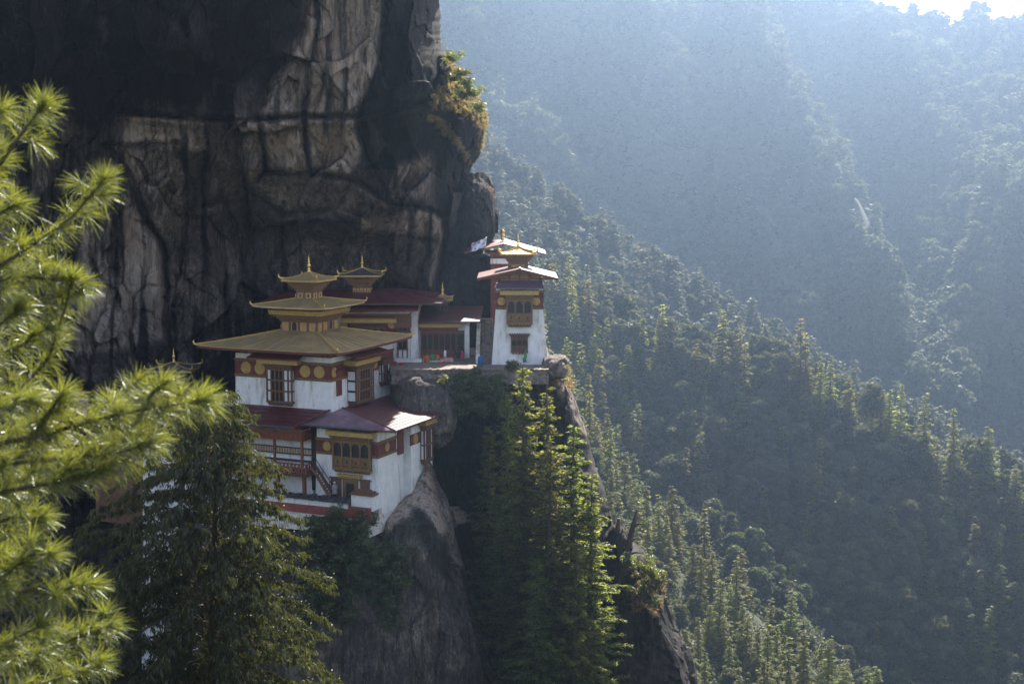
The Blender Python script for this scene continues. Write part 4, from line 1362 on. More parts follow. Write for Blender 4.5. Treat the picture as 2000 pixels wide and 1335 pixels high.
ro = w.build('maroon_roof', M['redroof'], HL_); seams(ro, lp, 12, M['redroof'], 1, .03)
# lower front bay with its own shed roof
zs_, zb_ = PXY(700, 606, YH - 2.2)[1], PXY(700, 640, YH - 1)[1]
xa, xb = PXY(660, 612, YH - 2)[0], PXY(817, 607, YH - 2)[0]
w = MB(); w.prism([(xa, YH - 2.4, zs_ - .12), (xb, YH - 2.4, zs_ + .02), (xb - .1, YH + .1, zs_ + .45), (xa, YH + .1, zs_ + .35)], (0, 0, -.12)); w.build('awning_roof', M['maroon'], HL_)
RF = (PXY(668, 640, YH - 1)[0], PXY(800, 640, YH - 1)[0], YH - 1.2, YH + .5)
ff, gf, hf = frames(RF)
w = MB(); w.frustum(RF, ZC - 1, zs_ - .2, .1, 0); w.build('front_wing_wall', M['white'], HL_)
band(HL_, RF, PXY(700, 648, YH - 1)[1], PXY(700, 615, YH - 1)[1], .2)
bay(HL_, ff, PXY(688, 640, YH - 1.7)[0], PXY(752, 640, YH - 1.7)[0], PXY(700, 668, YH - 1.7)[1], PXY(700, 640, YH - 1.7)[1], .5, ["DDDDD"], corn=.9, frame='wood')
bay(HL_, ff, PXY(777, 660, YH - 1.5)[0], PXY(795, 660, YH - 1.5)[0], PXY(700, 700, YH - 1.5)[1], PXY(700, 630, YH - 1.5)[1], .25, ["DD", "DD", "DD", "WW"], corn=None)
medal(HL_, ff, PXY(663, 635, YH - 1.2)[0] + .5, PXY(663, 635, YH - 1.2)[1], .5); medal(HL_, ff, PXY(765, 633, YH - 1.2)[0], PXY(765, 633, YH - 1.2)[1], .5)
fz = MB(); fz.box(ff, PXY(772, 620, YH)[0], RF[1] + .25, 0, .4, PXY(0, 640, YH - 1.5)[1], PXY(0, 616, YH - 1.5)[1]); fz.build('carved_frieze', M['wood'], HL_)
# its lantern
YL = YH + 3.5
lx, lz0 = PXY(708, 575, YL)
lantern(HL_, (lx, YL), PXY(726, 580, YL)[0] - PXY(692, 580, YL)[0], PXY(0, 580, YL)[1], PXY(0, 556, YL)[1], PXY(0, 537, YL - 1.5)[1], PXY(0, 523, YL)[1], PXY(745, 0, YL)[0] - PXY(663, 0, YL)[0], cap='slate', cells='PPPPP', finh=1.6)
settle_w(HL_)

# gallery
YG = 170.0
GA = court('arcade_gallery', -7, YG, "low arcaded gallery with gold frieze and dark red roof between hall and stairs", "gallery")
gx0, gx1 = PXY(816, 650, YG)[0], PXY(914, 650, YG)[0]
RG = (gx0, gx1, YG, YG + 6)
fg, gg, hg = frames(RG)
zg = PXY(0, 628, YG - 1.5)[1]
w = MB(); w.frustum(RG, ZC - .5, zg + .1); w.build('wall', M['white'], GA)
w = MB(); w.prism([(gx0 - 1, YG - 1.6, zg), (PXY(935, 0, YG - 1.6)[0], YG - 1.6, zg + .05), (PXY(942, 0, YG + 5)[0], YG + 5, PXY(0, 597, YG + 5)[1]), (gx0 - 1, YG + 5, PXY(0, 597, YG + 5)[1])], (0, 0, -.15)); ro = w.build('maroon_roof', M['redroof'], GA)
g1 = MB(); g1.tube([(PXY(885, 0, YG - 1.7)[0], YG - 1.72, zg - .06), (PXY(936, 0, YG - 1.7)[0], YG - 1.72, zg - .03)], .07, 6); g1.build('gutter', M['greymetal'], GA)
bay(GA, fg, PXY(818, 0, YG - .4)[0], PXY(888, 0, YG - .4)[0], PXY(0, 705, YG - .4)[1], PXY(0, 649, YG - .4)[1], .3, ["DDDDDD", "BBBBBB"], None, [2.2, 1.3], corn=.1, frame='redwood')
d = MB(); d.box(fg, PXY(889, 0, YG)[0], PXY(904, 0, YG)[0], 0, .08, ZC, PXY(0, 652, YG)[1]); d.build('doorway', M['dark'], GA)
d = MB()
for p_ in (888, 904.5): d.box(fg, PXY(p_, 0, YG)[0] - .1, PXY(p_, 0, YG)[0] + .1, 0, .2, ZC, PXY(0, 648, YG)[1])
d.box(fg, PXY(886, 0, YG)[0], PXY(907, 0, YG)[0], 0, .25, PXY(0, 652, YG)[1], PXY(0, 645, YG)[1]); d.build('door_frame', M['wood'], GA)
d = MB(); d.box(fg, PXY(905, 0, YG)[0], PXY(914.5, 0, YG)[0], 0, .6, ZC, PXY(0, 634, YG)[1]); d.build('white_pier', M['white'], GA)
YL = YG + 3.5
lantern(GA, (PXY(861, 0, YL)[0], YL), 1.3, PXY(0, 606, YL)[1], PXY(0, 593, YL)[1], PXY(0, 585, YL - 1)[1], PXY(0, 576, YL)[1], 2.4, cells='DDD', finh=1.6, horns=.25)
settle_w(GA)
# low wall with cloths in front of the gallery
LW = court('low_wall', -8, 166, "low white wall with cloths laid over it in front of the arcade", "wall")
w = MB(); w.box(ID, PXY(821, 0, 166)[0], PXY(882, 0, 166)[0], 165.8, 166.3, ZC - .1, PXY(0, 700, 166)[1]); w.build('white_wall', M['white'], LW)
w = MB(); w.box(ID, PXY(820, 0, 166)[0], PXY(883, 0, 166)[0], 165.7, 166.4, PXY(0, 700, 166)[1], PXY(0, 698.5, 166)[1]); w.build('coping', M['stone'], LW)
settle_w(LW)


def cloth(name, px, py, Yc, w_, h_, m, label, cat="cloth", seed=0, sag=.12):
    """hanging cloth, wavy sheet with thickness"""
    n = 10
    x, z = PXY(px, py, Yc)
    v = []
    for i in range(n):
        for j in range(n):
            u, t = i / (n - 1), j / (n - 1)
            v.append((x + (u - .5) * w_ * (1 - .12 * t * math.sin(seed)), Yc + sag * math.sin(u * 7 + seed) * t - .05 * t, z - t * h_ - .04 * math.sin(u * 5 + seed)))
    mb = MB(); mb.add(v, [(i * n + j, i * n + j + 1, (i + 1) * n + j + 1, (i + 1) * n + j) for i in range(n - 1) for j in range(n - 1)])
    o = mb.build(name, m, smooth=True)
    s_ = o.modifiers.new("thickness", 'SOLIDIFY'); s_.thickness = .03
    return tag(o, label, cat)


MC = {k: mat(k + "_cloth", c, .9, var=.2) for k, c in (("orange", (.50, .12, .03)), ("green", (.03, .22, .08)), ("red", (.34, .03, .03)), ("white", (.7, .7, .75)), ("pink", (.55, .25, .27)), ("blue", (.03, .11, .35)))}
cloth('hanging_cloth', 833, 694, 165.6, .75, .75, MC['orange'], "orange cloth hung over the left end of the low white wall", seed=1)
cloth('hanging_cloth', 845, 692, 165.62, .58, .7, MC['green'], "green cloth hung beside the orange one on the low wall", seed=2)
cloth('hanging_cloth', 855, 693, 165.6, .5, .6, MC['orange'], "small orange cloth right of the green cloth", seed=3)
cloth('hanging_cloth', 869.5, 684, 165.4, .28, .75, MC['white'], "narrow white cloth hung above the low wall", seed=4)
cloth('hanging_cloth', 875, 698, 165.55, .9, .5, MC['pink'], "pink patterned cloth over the right end of the low wall", seed=5)
cloth('hanging_cloth', 862, 706, 164.5, .9, .55, MC['red'], "red cloth heaped on the court floor before the low wall", seed=6)
cloth('hanging_cloth', 771, 706, 163.0, .5, .6, MC['red'], "left of two dark red cloths under the hall window", seed=7)
cloth('hanging_cloth', 785.5, 708, 163.0, .6, .6, MC['red'], "right of two dark red cloths under the hall window", seed=8)
hw = MB(); hw.box(ID, PXY(762, 0, 163.6)[0], PXY(816, 0, 163.6)[0], 163.2, 166.5, ZC - .2, PXY(0, 712, 163.6)[1]); hw.box(ID, PXY(762, 0, 163.6)[0], PXY(816, 0, 163.6)[0], 165.5, 166.5, ZC - .2, PXY(0, 700, 166)[1])
tag(hw.build('plinth', M['white']), "stepped white plinth below the hall's narrow window", "plinth")

# stone steps
SS = court('stone_steps', -3.2, 166, "long flight of stone steps rising beside the white tower", "stairs")
n = 22; xs0, xs1 = PXY(936, 0, 168)[0], PXY(961, 0, 168)[0]
w = MB()
for k in range(n):
    w.box(ID, xs0, xs1, 164.5 + k * .36, 164.5 + n * .36 + 1, ZC + k * .2 + .004, ZC + (k + 1) * .2)
w.build('steps', M['stone'], SS)
w = MB()
for k in range(11):
    w.box(ID, xs0 - .45, xs0 - .02, 164.4 + k * .72, 164.4 + (k + 1) * .72 - .02, ZC, ZC + k * .4 + .75)
w.build('stepped_parapet', M['whitestone'], SS)
settle_w(SS)
# ---------------------------------------------------------------- white tower
YT = 163.5
tx0, tx1 = PXY(959.5, 718, YT)[0], PXY(1071, 718, YT)[0]
ux0, ux1 = PXY(968, 600, YT + .6)[0], PXY(1061, 600, YT + .6)[0]
TO = court('white_tower', (tx0 + tx1) / 2, YT + 3.3, "tall tapering white tower with carved bay window standing on the cliff edge", "tower")
zb = ZC - .6
zw = PXY(0, 604, YT + .6)[1]; zk = PXY(0, 560, YT + .8)[1]
w = MB()
w.add([(tx0, YT, zb), (tx1, YT, zb), (tx1, YT + 7.5, zb), (tx0, YT + 7.5, zb), (ux0, YT + .6, zw), (ux1, YT + .6, zw), (ux1, YT + 7, zw), (ux0, YT + 7, zw)],
      [(0, 1, 5, 4), (1, 2, 6, 5), (2, 3, 7, 6), (3, 0, 4, 7), (4, 5, 6, 7), (3, 2, 1, 0)])
RT = (ux0, ux1, YT + .6, YT + 7)
w.frustum(RT, zw + .002, zk + .6, -.05, -.2)
w.build('wall', M['white'], TO)
ft, gt_, ht = frames(RT)
band(TO, RT, zw + .3, PXY(0, 572, YT + .6)[1], .28)
cb = MB(); cb.frustum(RT, PXY(0, 572, YT + .6)[1] + .3, zk, -.02, -.02); cb.build('upper_wall', M['white'], TO)
PT = YT - .25
bay(TO, lambda u, n, z: (u, YT + .6 - n, z), PXY(990, 0, PT)[0], PXY(1040, 0, PT)[0], PXY(0, 631, PT)[1], PXY(0, 586, PT)[1], .9, ["DDD", "BBB"], None, [1.6, 1.1], corn=.35, frame='goldwood')
bay(TO, lambda u, n, z: (u, YT + .45 - n, z), PXY(999, 0, PT)[0], PXY(1031, 0, PT)[0], PXY(0, 687, PT)[1], PXY(0, 662, PT)[1], .4, ["DDD", "BBB"], None, [1.3, 1], corn=None, frame='wood')
medal(TO, ft, PXY(979, 0, YT + .6)[0], PXY(0, 588, YT + .6)[1], .47); medal(TO, ft, PXY(1048.5, 0, YT + .6)[0], PXY(0, 588, YT + .6)[1], .47)
d = MB(); zq = PXY(0, 562, YT - .9)[1]; zq2 = PXY(0, 548, YT + .3)[1]
d.prism([(PXY(968, 0, YT - .9)[0], YT - .9, zq), (PXY(1064, 0, YT - .9)[0], YT - .9, zq), (PXY(1060, 0, YT)[0], YT + .7, zq2), (PXY(973, 0, YT)[0], YT + .7, zq2)], (0, 0, -.1)); d.build('awning_roof', M['blueroof'], TO)
# open gable storey and gable roof
zg0, za = PXY(0, 543, YT - .8)[1], PXY(0, 525, YT - .8)[1]
xl, xa_, xr = PXY(930, 0, YT - .8)[0], PXY(1016, 0, YT - .8)[0], PXY(1092, 0, YT - .8)[0]
d = MB(); d.frustum((ux0 + .5, ux1 - .5, YT + 1.1, YT + 6.6), zk - .2, zg0 + .05); d.prism([(ux0 + .3, YT + 1.3, zg0 - .05), (ux1 - .3, YT + 1.3, zg0 - .05), (xa_, YT + 1.3, za - .3)], (0, 5, 0)); d.build('gable_panels', M['ochre'], TO)
d = MB()
for x in np.linspace(ux0 + .4, ux1 - .4, 5): d.box(ID, x - .1, x + .1, YT + .9, YT + 1.3, zk - .1, zg0 + .25)
for x0_, z0_, x1_, z1_ in ((xl, zg0, xa_, za), (xa_, za, xr, zg0)):
    for y in (YT - .6, YT + 2.5, YT + 6): d.prism([(x0_, y, z0_ - .14), (x1_, y, z1_ - .14), (x1_, y, z1_ - .32), (x0_, y, z0_ - .32)], (0, .16, 0))
d.box(ID, ux0 - 1.2, ux1 + 1.2, YT + 1.0, YT + 1.2, zg0 - .3, zg0 - .12)
d.build('gable_timbers', M['redwood'], TO)
d = MB()
for x0_, z0_, x1_, z1_ in ((xl, zg0, xa_, za), (xr, zg0, xa_, za)):
    d.prism([(x0_, YT - .8, z0_), (x1_, YT - .8, z1_ + .02), (x1_, YT + 8.3, z1_ + .02), (x0_, YT + 8.3, z0_)], (0, 0, -.12))
ro = d.build('gable_roof', M['pinkroof'], TO)
d = MB(); d.box(ID, xa_ - .12, xa_ + .12, YT - .82, YT + 8.3, za - .02, za + .1); d.build('ridge_cap', M['pinkroof'], ro)
d = MB()
yk = YT + 5.2
kx = PXY(1012, 0, yk)[0]
lantern(TO, (kx, yk), PXY(1032, 0, yk)[0] - PXY(993, 0, yk)[0], PXY(0, 526, yk)[1] - .6, PXY(0, 510, yk)[1], PXY(0, 496, yk - 2)[1], PXY(0, 482, yk)[1], PXY(1047, 0, yk)[0] - PXY(975, 0, yk)[0], cap='gilt', cells='B', finh=1.75)
settle_w(TO)
gpipe = MB(); x, z = PXY(1026, 690, YT - .5)
gpipe.tube([(x + .1, YT - .3, z + .6), (x, YT - .35, z + .1), (x + .05, YT - .45, z - .3), (x - .12, YT - .5, z - .7), (x - .05, YT - .5, z - 1.0)], [.06, .12, .16, .2, .22], 8)
tag(gpipe.build('green_bundle', MC['green'], smooth=True), "dark green bundle hanging at the foot of the white tower", "bundle")

# ---------------------------------------------------------------- upper shrine behind the tower
YS = 180.0
SH = court('upper_shrine', 0.5, YS + 3, "shrine with pink roof above and behind the white tower", "shrine", z=float(W(1000, 560, YS)[2]))
sx0, sx1 = PXY(958, 0, YS)[0], PXY(1033, 0, YS)[0]
RS = (sx0, sx1, YS, YS + 6)
fs_, gs_, hs_ = frames(RS)
zr0 = PXY(0, 496, YS - 1)[1]; zr1 = PXY(0, 474, YS + 2)[1]
w = MB(); w.frustum(RS, ZC, zr0 - .6, .1, 0); w.build('wall', M['maroon'], SH)
w = MB(); w.frustum(RS, PXY(0, 515, YS)[1], PXY(0, 505, YS)[1], .06, .06); w.build('white_band', M['white'], SH)
w = MB(); w.frustum(RS, zr0 - .598, zr0 + .3, -.3, -.3)
for x in np.linspace(sx0 + .1, sx1 - .1, 4): w.box(ID, x - .12, x + .12, YS - .2, YS + .1, zr0 - .6, zr0 + .1)
for k in range(3): w.frustum(RS, zr0 - .25 + .16 * k, zr0 - .14 + .16 * k, .1 + .35 * k, .1 + .35 * k)
w.build('timber_storey', M['redwood'], SH)
xsl, xsr = PXY(904, 0, YS - 1)[0], PXY(1068, 0, YS - 1)[0]
xs_a = PXY(985, 0, YS)[0]
w = MB()
zl = PXY(0, 489, YS - .5)[1]
w.prism([(xsl, YS - .8, zl - .25), (xs_a, YS - 1.2, zr1 + .05), (xs_a, YS + 7, zr1 + .3), (xsl, YS + 7, zl + .35)], (0, 0, -.15))
w.prism([(xs_a, YS - 1.2, zr1 + .05), (xsr, YS - 1.2, zr0 + .05), (xsr, YS + 7, zr0 + .1), (xs_a, YS + 7, zr1 + .3)], (0, 0, -.15))
ro = w.build('pink_roof', M['pinkroof'], SH)
settle_w(SH)
YB = YS + 3
pb = tag(empty('victory_banner', V(982, 474, YB)), "small golden cylinder banner on a thin pole above the pink roof", "banner")
m_ = MB(); zz = V(982, 474, YB).z
m_.tube([(0, 0, -.6), (0, 0, 1.7)], .035, 6); m_.build('pole', M['slate'], pb)
m_ = MB(); m_.lathe((0, 0, .35), [(.28, 0), (.3, .06), (.24, .1), (.23, .5), (.27, .55), (.23, .6), (.23, 1.0), (.29, 1.06), (.3, 1.14), (.12, 1.24), (.03, 1.4)], 12); m_.build('banner_drum', M['gilt'], pb, smooth=True)
# printed cloth on the rock beside the shrine roof
pc = bpy.data.materials.new("printed_prayer_cloth"); pc.use_nodes = True
nt = pc.node_tree; vo = nt.nodes.new("ShaderNodeTexVoronoi"); vo.inputs["Scale"].default_value = 4.0
tc = nt.nodes.new("ShaderNodeTexCoord"); nt.links.new(tc.outputs["Object"], vo.inputs["Vector"])
rp = nt.nodes.new("ShaderNodeValToRGB"); e = rp.color_ramp.elements
rp.color_ramp.interpolation = 'CONSTANT'
cols = [(.5, .55, .7), (.12, .2, .5), (.6, .62, .68), (.45, .12, .14), (.65, .66, .7)]
while len(e) < 5: e.new(.5)
for k, c in enumerate(cols): e[k].position = k / 5; e[k].color = (*c, 1)
sp_ = nt.nodes.new("ShaderNodeSeparateColor"); nt.links.new(vo.outputs["Color"], sp_.inputs[0]); nt.links.new(sp_.outputs[0], rp.inputs[0])
nt.links.new(rp.outputs[0], nt.nodes["Principled BSDF"].inputs["Base Color"])
n = 14; v = []
for i in range(n):
    for j in range(n):
        u, t = i / (n - 1), j / (n - 1)
        p = V(921 + 30 * u - 2 * t, 481 - 17 * u * .5 - 5 + 17 * t - 4 * u, YS - 2.2 + .8 * (1 - t)) + Vector((0, .12 * math.sin(u * 9 + t * 3), .05 * math.sin(u * 14)))
        v.append(p)
mb = MB(); mb.add(v, [(i * n + j, i * n + j + 1, (i + 1) * n + j + 1, (i + 1) * n + j) for i in range(n - 1) for j in range(n - 1)])
o = mb.build('printed_cloth', pc, smooth=True); s_ = o.modifiers.new("thickness", 'SOLIDIFY'); s_.thickness = .04
tag(o, "blue and white printed cloth spread beside the pink shrine roof", "cloth")

# ---------------------------------------------------------------- small shrine lantern at far left
SL = tag(empty('small_shrine', V(341, 760, 158)), "small dark shrine lantern with curled roof beyond the pine branch", "shrine")
SL.rotation_euler = (0, 0, 0)
c = V(341, 760, 158)
zf = lambda py: float(W(341, py, 158)[2]) - c.z
b_ = MB(); b_.frustum((-2.6, 2.6, -2.6, 2.6), -6, zf(748), 0, 0); b_.build('base_storey', M['maroon'], SL)
lantern(SL, (0, 0), 1.9, zf(749), zf(735), zf(719), zf(707), 4.9, cap='slate', cells='PPP', finh=1.7)

# ================================================================== PEOPLE AND SMALL THINGS
skin_m = mat("skin", (.36, .20, .13), .6, var=.1)
hair_m = mat("black_hair", (.01, .009, .009), .6, var=.1)


def person(loc, rz, robe, legs, label, h=1.68, cap=None, arms=(0.15, 0.15), lean=0.0, kneel=False):
    root = tag(empty('person', loc, rz), label, "person")
    s = h / 1.7
    bm = bmesh.new()
    sk = bm.verts.layers.skin.verify()
    V_ = {}

    def vt(key, p, r, par=None):
        v = bm.verts.new(Vector(p) * s); v[sk].radius = (r * s, r * s)
        V_[key] = v
        if par: bm.edges.new((V_[par], v))
        return v
    hip = .92 if not kneel else .50
    vt('pelvis', (0, 0, hip), .15)[sk].use_root = True
    vt('waist', (0, -.02 - lean * .1, hip + .2), .135, 'pelvis'); vt('chest', (0, -.02 - lean * .2, hip + .42), .155, 'waist')
    vt('neck', (0, -.01 - lean * .3, hip + .57), .06, 'chest'); vt('chin', (0, -.03 - lean * .33, hip + .645), .075, 'neck'); vt('head', (0, -.02 - lean * .35, hip + .73), .098, 'chin'); vt('top', (0, -.01 - lean * .35, hip + .79), .06, 'head')
    vt('nose', (0, -.125 - lean * .35, hip + .70), .018, 'head')
    for sd, nm in ((-1, 'l'), (1, 'r')):
        a = arms[0 if sd < 0 else 1]
        vt('sh' + nm, (sd * .19, -.02 - lean * .2, hip + .47), .065, 'chest')
        vt('el' + nm, (sd * .25, -.02 - a * .3, hip + .20), .05, 'sh' + nm)
        vt('wr' + nm, (sd * .22, -.1 - a * .8, hip - .02 + a * .5), .033, 'el' + nm)
        wp = Vector((sd * .22, -.1 - a * .8, hip - .02 + a * .5))
        vt('pa' + nm, wp + Vector((0, -.03, -.07)), .035, 'wr' + nm)
        for k in range(4):
            ln = (.062, .075, .07, .055)[k]
            vt(f'f{k}{nm}', wp + Vector((0.0, -.055 + .024 * k, -.10)), .0095, 'pa' + nm)
            vt(f'g{k}{nm}', wp + Vector((-sd * .015, -.06 + .024 * k, -.10 - ln)), .0085, f'f{k}{nm}')
        vt('th' + nm, wp + Vector((-sd * .01, -.075, -.075)), .01, 'pa' + nm); vt('tt' + nm, wp + Vector((-sd * .02, -.095, -.11)), .009, 'th' + nm)
        if kneel:
            vt('kn' + nm, (sd * .11, -.34, .12), .07, 'pelvis'); vt('an' + nm, (sd * .11, .08, .07), .045, 'kn' + nm); vt('to' + nm, (sd * .11, .2, .04), .035, 'an' + nm)
        else:
            vt('hp' + nm, (sd * .09, 0, hip - .08), .10, 'pelvis'); vt('kn' + nm, (sd * .1, -.03, .48), .068, 'hp' + nm); vt('an' + nm, (sd * .11, .02, .09), .042, 'kn' + nm); vt('to' + nm, (sd * .12, -.14, .04), .038, 'an' + nm)
    me = bpy.data.meshes.new('body'); bm.to_mesh(me); bm.free()
    me.materials.append(skin_m)
    b = bpy.data.objects.new('body', me); COL.objects.link(b); b.parent = root
    md = b.modifiers.new("skin", 'SKIN'); md.use_smooth_shade = True
    b.modifiers.new("subdivision", 'SUBSURF').levels = 1
    b.modifiers[-1].render_levels = 1
    g = MB()
    prof = [(.10, .58), (.20, .50), (.215, .38), (.19, .2), (.215, .0), (.24, -.2), (.26, -.42)] if not kneel else [(.10, .58), (.2, .5), (.22, .36), (.22, .15), (.30, -.1), (.36, -.4)]
    n = 14; vs_ = []
    for r_, z in prof:
        for k in range(n):
            a = 2 * math.pi * k / n
            vs_.append((r_ * math.cos(a) * 1.08 * s, (r_ * math.sin(a) * .78 * (1 + .04 * math.sin(5 * a)) - .02 - lean * max(0, z) * .4 - (.1 if kneel and z < 0 else 0)) * s, (hip + z) * s))
    g.add(vs_, [(i * n + k, i * n + (k + 1) % n, (i + 1) * n + (k + 1) % n, (i + 1) * n + k) for i in range(len(prof) - 1) for k in range(n)])
    for sd, a in ((-1, arms[0]), (1, arms[1])):
        g.tube([Vector((sd * .17, -.02 - lean * .2, hip + .49)) * s, Vector((sd * .255, -.02 - a * .3, hip + .2)) * s, Vector((sd * .225, -.09 - a * .7, hip + .03 + a * .45)) * s], [.085 * s, .075 * s, .06 * s], 10)
    g.build('robe', robe, root, smooth=True)
    if not kneel:
        t = MB()
        for sd in (-1, 1): t.tube([Vector((sd * .09, 0, hip - .1)) * s, Vector((sd * .1, -.03, .48)) * s, Vector((sd * .11, .02, .12)) * s], [.12 * s, .085 * s, .07 * s], 10)
        t.build('trousers', legs, root, smooth=True)
    hr = MB()
    c = Vector((0, 0.0 - lean * .35, hip + .755)) * s
    hr.lathe(c, [(.108 * s, -.03 * s), (.112 * s, .02 * s), (.09 * s, .075 * s), (.04 * s, .105 * s), (.005 * s, .112 * s)], 12)
    hr.build('cap' if cap else 'hair', cap or hair_m, root, smooth=True)
    ey = MB()
    for sd in (-1, 1): ey.lathe(Vector((sd * .035, -.112 - lean * .35, hip + .715)) * s, [(.002, -.008), (.01, 0), (.002, .008)], 6)
    ey.build('eyes', hair_m, root)
    return root


dark_robe = mat("dark_green_robe", (.03, .045, .05), .9, var=.2)
p = V(894, 700, 168.9); p.z = ZC
person(p, R(20), dark_robe, M['slate'], "person in a dark robe standing in the gallery doorway", 1.7)
p = V(904, 700, 168.2); p.z = ZC
person(p, R(-60), mat("bright_pink_robe", (.55, .03, .12), .9, var=.15), MC['red'], "person in bright pink kneeling beside the gallery door", 1.5, kneel=True, lean=.4)
p = local(1.75, -2.6, -9.0)
person(p, YAW + R(35), mat("grey_patterned_jacket", (.30, .29, .33), .9, var=.6, scale=14), mat("dark_trousers", (.03, .03, .045), .9), "person in grey jacket and white cap at the foot of the timber stair", 1.68, cap=MC['white'], arms=(.3, .2))
bb = tag(empty('blue_drum', V(938.5, 718, 163.8)), "blue plastic drum standing at the foot of the stone steps", "drum")
bb.location.z = ZC
m_ = MB(); m_.lathe((0, 0, 0), [(.26, 0), (.3, .05), (.3, .3), (.32, .33), (.3, .36), (.3, .62), (.32, .65), (.3, .68), (.28, .92), (.12, .97), (.1, 1.02)], 14); m_.build('drum_body', MC['blue'], bb, smooth=True)
m_ = MB(); m_.lathe((.1, 0, .97), [(.06, 0), (.06, .06), (.02, .07)], 8); m_.build('lid', M['slate'], bb)
# ================================================================== TREES
def tree_parts(name, crown_v, crown_f, trunk_mb, m, label, loc=(0, 0, 0), group=None, cat="tree", bark='bark', rz=0):
    root = tag(empty(name, loc, rz), label, cat, group)
    trunk_mb.build('trunk', M[bark], root, smooth=True)
    mesh_np('crown', crown_v, crown_f, M[m], root)
    return root


def conifer_geo(seed, h, rad, levels, nb, sprig, wid, droop=.25, base=.12, gap=.15, up=.0, step=None, taper=.85, tilt=.35, clump=2, lr=(.65, 1.15)):
    g = np.random.default_rng(seed)
    C, D, Wv = [], [], []
    tr = MB()
    bend = g.normal(0, .012 * h, 2)
    tp = lambda t: np.array([bend[0] * t * t, bend[1] * t * t, h * t])
    tr.tube([tp(t) for t in np.linspace(0, 1, 9)], [h * .017 * (1 - t) + h * .0015 for t in np.linspace(0, 1, 9)], 7)
    az = g.random() * 6
    for i in range(levels):
        t = base + (1 - base) * (i / levels) ** .95
        rr = rad * (1 - (t - base) / (1 - base)) ** taper * (.75 + .4 * g.random()) + rad * .03
        n = max(3, int(nb * (.7 + .5 * g.random()) * (.55 + .45 * (1 - t))))
        for b in range(n):
            if g.random() < gap: continue
            az += 2.4 + g.normal(0, .3)
            L = rr * g.uniform(*lr)
            dr = droop * (.7 + .6 * g.random())
            rise = up + g.normal(0, .08)
            dirh = np.array([math.cos(az), math.sin(az), 0])
            p0 = tp(t) + np.array([0, 0, g.normal(0, h / levels * .4)])
            st = step or sprig * .55
            k = max(3, int(L / st))
            s = np.linspace(.12, 1, k)
            P = p0 + dirh * (s * L)[:, None]
            P[:, 2] += rise * s * L - dr * L * s ** 2
            if L > rad * .25: tr.tube([P[0] - dirh * .12 * L, P[k // 2], P[-1]], [h * .004, h * .0025, h * .001], 4)
            side = np.array([-math.sin(az), math.cos(az), 0])
            for q in range(clump):
                sg = 1 if q % 2 == 0 else -1
                ang = g.uniform(.35, 1.2, k)
                ll = sprig * (1.15 - .75 * s) * g.uniform(.6, 1.3, k) * (1 + .3 * (L / rad))
                d = dirh * np.cos(ang)[:, None] + side * (sg * np.sin(ang))[:, None]
                d[:, 2] += g.normal(-.12, tilt * .5, k) - dr * s
                d = unit(d)
                wv = np.cross(d, np.array([0, 0, 1.0])); wv = unit(wv + g.normal(0, tilt, (k, 3)))
                C.append(P + d * ll[:, None] * .5 + g.normal(0, sprig * .08, (k, 3))); D.append(d * ll[:, None] * .55); Wv.append(wv * (wid * g.uniform(.7, 1.3, k))[:, None])
    C, D, Wv = map(np.concatenate, (C, D, Wv))
    v, f = leaf_quads(C, D, Wv)
    return v, f, tr


def broad_geo(seed, h, rad, nclump, nleaf, leaf, base=.3):
    g = np.random.default_rng(seed)
    tr = MB()
    top = np.array([g.normal(0, .04 * h), g.normal(0, .04 * h), h * .62])
    tr.tube([(0, 0, 0), top * .5, top], [h * .026, h * .02, h * .009], 7)
    C, D, Wv = [], [], []
    for i in range(nclump):
        a = g.random() * 2 * math.pi; t = (i + .5) / nclump
        zz = base + (1 - base) * t
        rmax = rad * math.sqrt(max(.04, 1 - ((zz - .55) / .5) ** 2)) * (.55 + .5 * g.random())
        c = np.array([math.cos(a) * rmax * .72, math.sin(a) * rmax * .72, h * (zz * .9)])
        if i % 2 == 0: tr.tube([top * (.55 + .4 * t), (top * .8 + c) / 2, c], [h * .009, h * .006, h * .003], 4)
        cr = rad * g.uniform(.3, .5)
        d = unit(g.normal(0, 1, (nleaf, 3))); d[:, 2] = np.abs(d[:, 2]) * 1.1 - .35
        rr = cr * g.uniform(.55, 1.05, nleaf) ** .5
        pos = c + d * rr[:, None] * np.array([1.15, 1.15, .72])
        nn = unit(d + g.normal(0, .55, (nleaf, 3)))
        t1 = unit(np.cross(nn, g.normal(0, 1, (nleaf, 3)))); t2 = np.cross(nn, t1)
        sz = leaf * g.uniform(.6, 1.4, nleaf)[:, None]
        C.append(pos); D.append(t1 * sz); Wv.append(t2 * sz * .62)
    C, D, Wv = map(np.concatenate, (C, D, Wv))
    v, f = leaf_quads(C, D, Wv)
    return v, f, tr


# ---------------------------------------------------------------- trees on the near and middle ridges, each its own thing
CON_LABEL = "yellow green conifer with layered branches on the sunlit near ridge"
protos_c = []
for k in range(5):
    h = [14, 15.5, 13, 16, 14.5][k]
    v, f, tr = conifer_geo(100 + k, h, [3.3, 2.9, 3.7, 3.4, 2.8][k], 17, 9, .85, .14, droop=[.12, .2, .05, .16, .25][k], base=.08, gap=.18, clump=6, up=[.12, 0.02, .18, .06, -.02][k], taper=[.95, 1.0, .85, .95, 1.05][k], tilt=.2, step=.38)
    protos_c.append(tree_parts('conifer', v, f, tr, 'conifer', CON_LABEL, group='conifers on the near ridge'))
protos_o = []
for k in range(5):
    h = [10, 11.5, 9, 12, 10][k]
    v, f, tr = broad_geo(200 + k, h, [3.6, 3.3, 3.8, 3.5, 3.0][k], 20, 130, .40)
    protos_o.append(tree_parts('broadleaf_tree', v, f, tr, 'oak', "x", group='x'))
used = set()


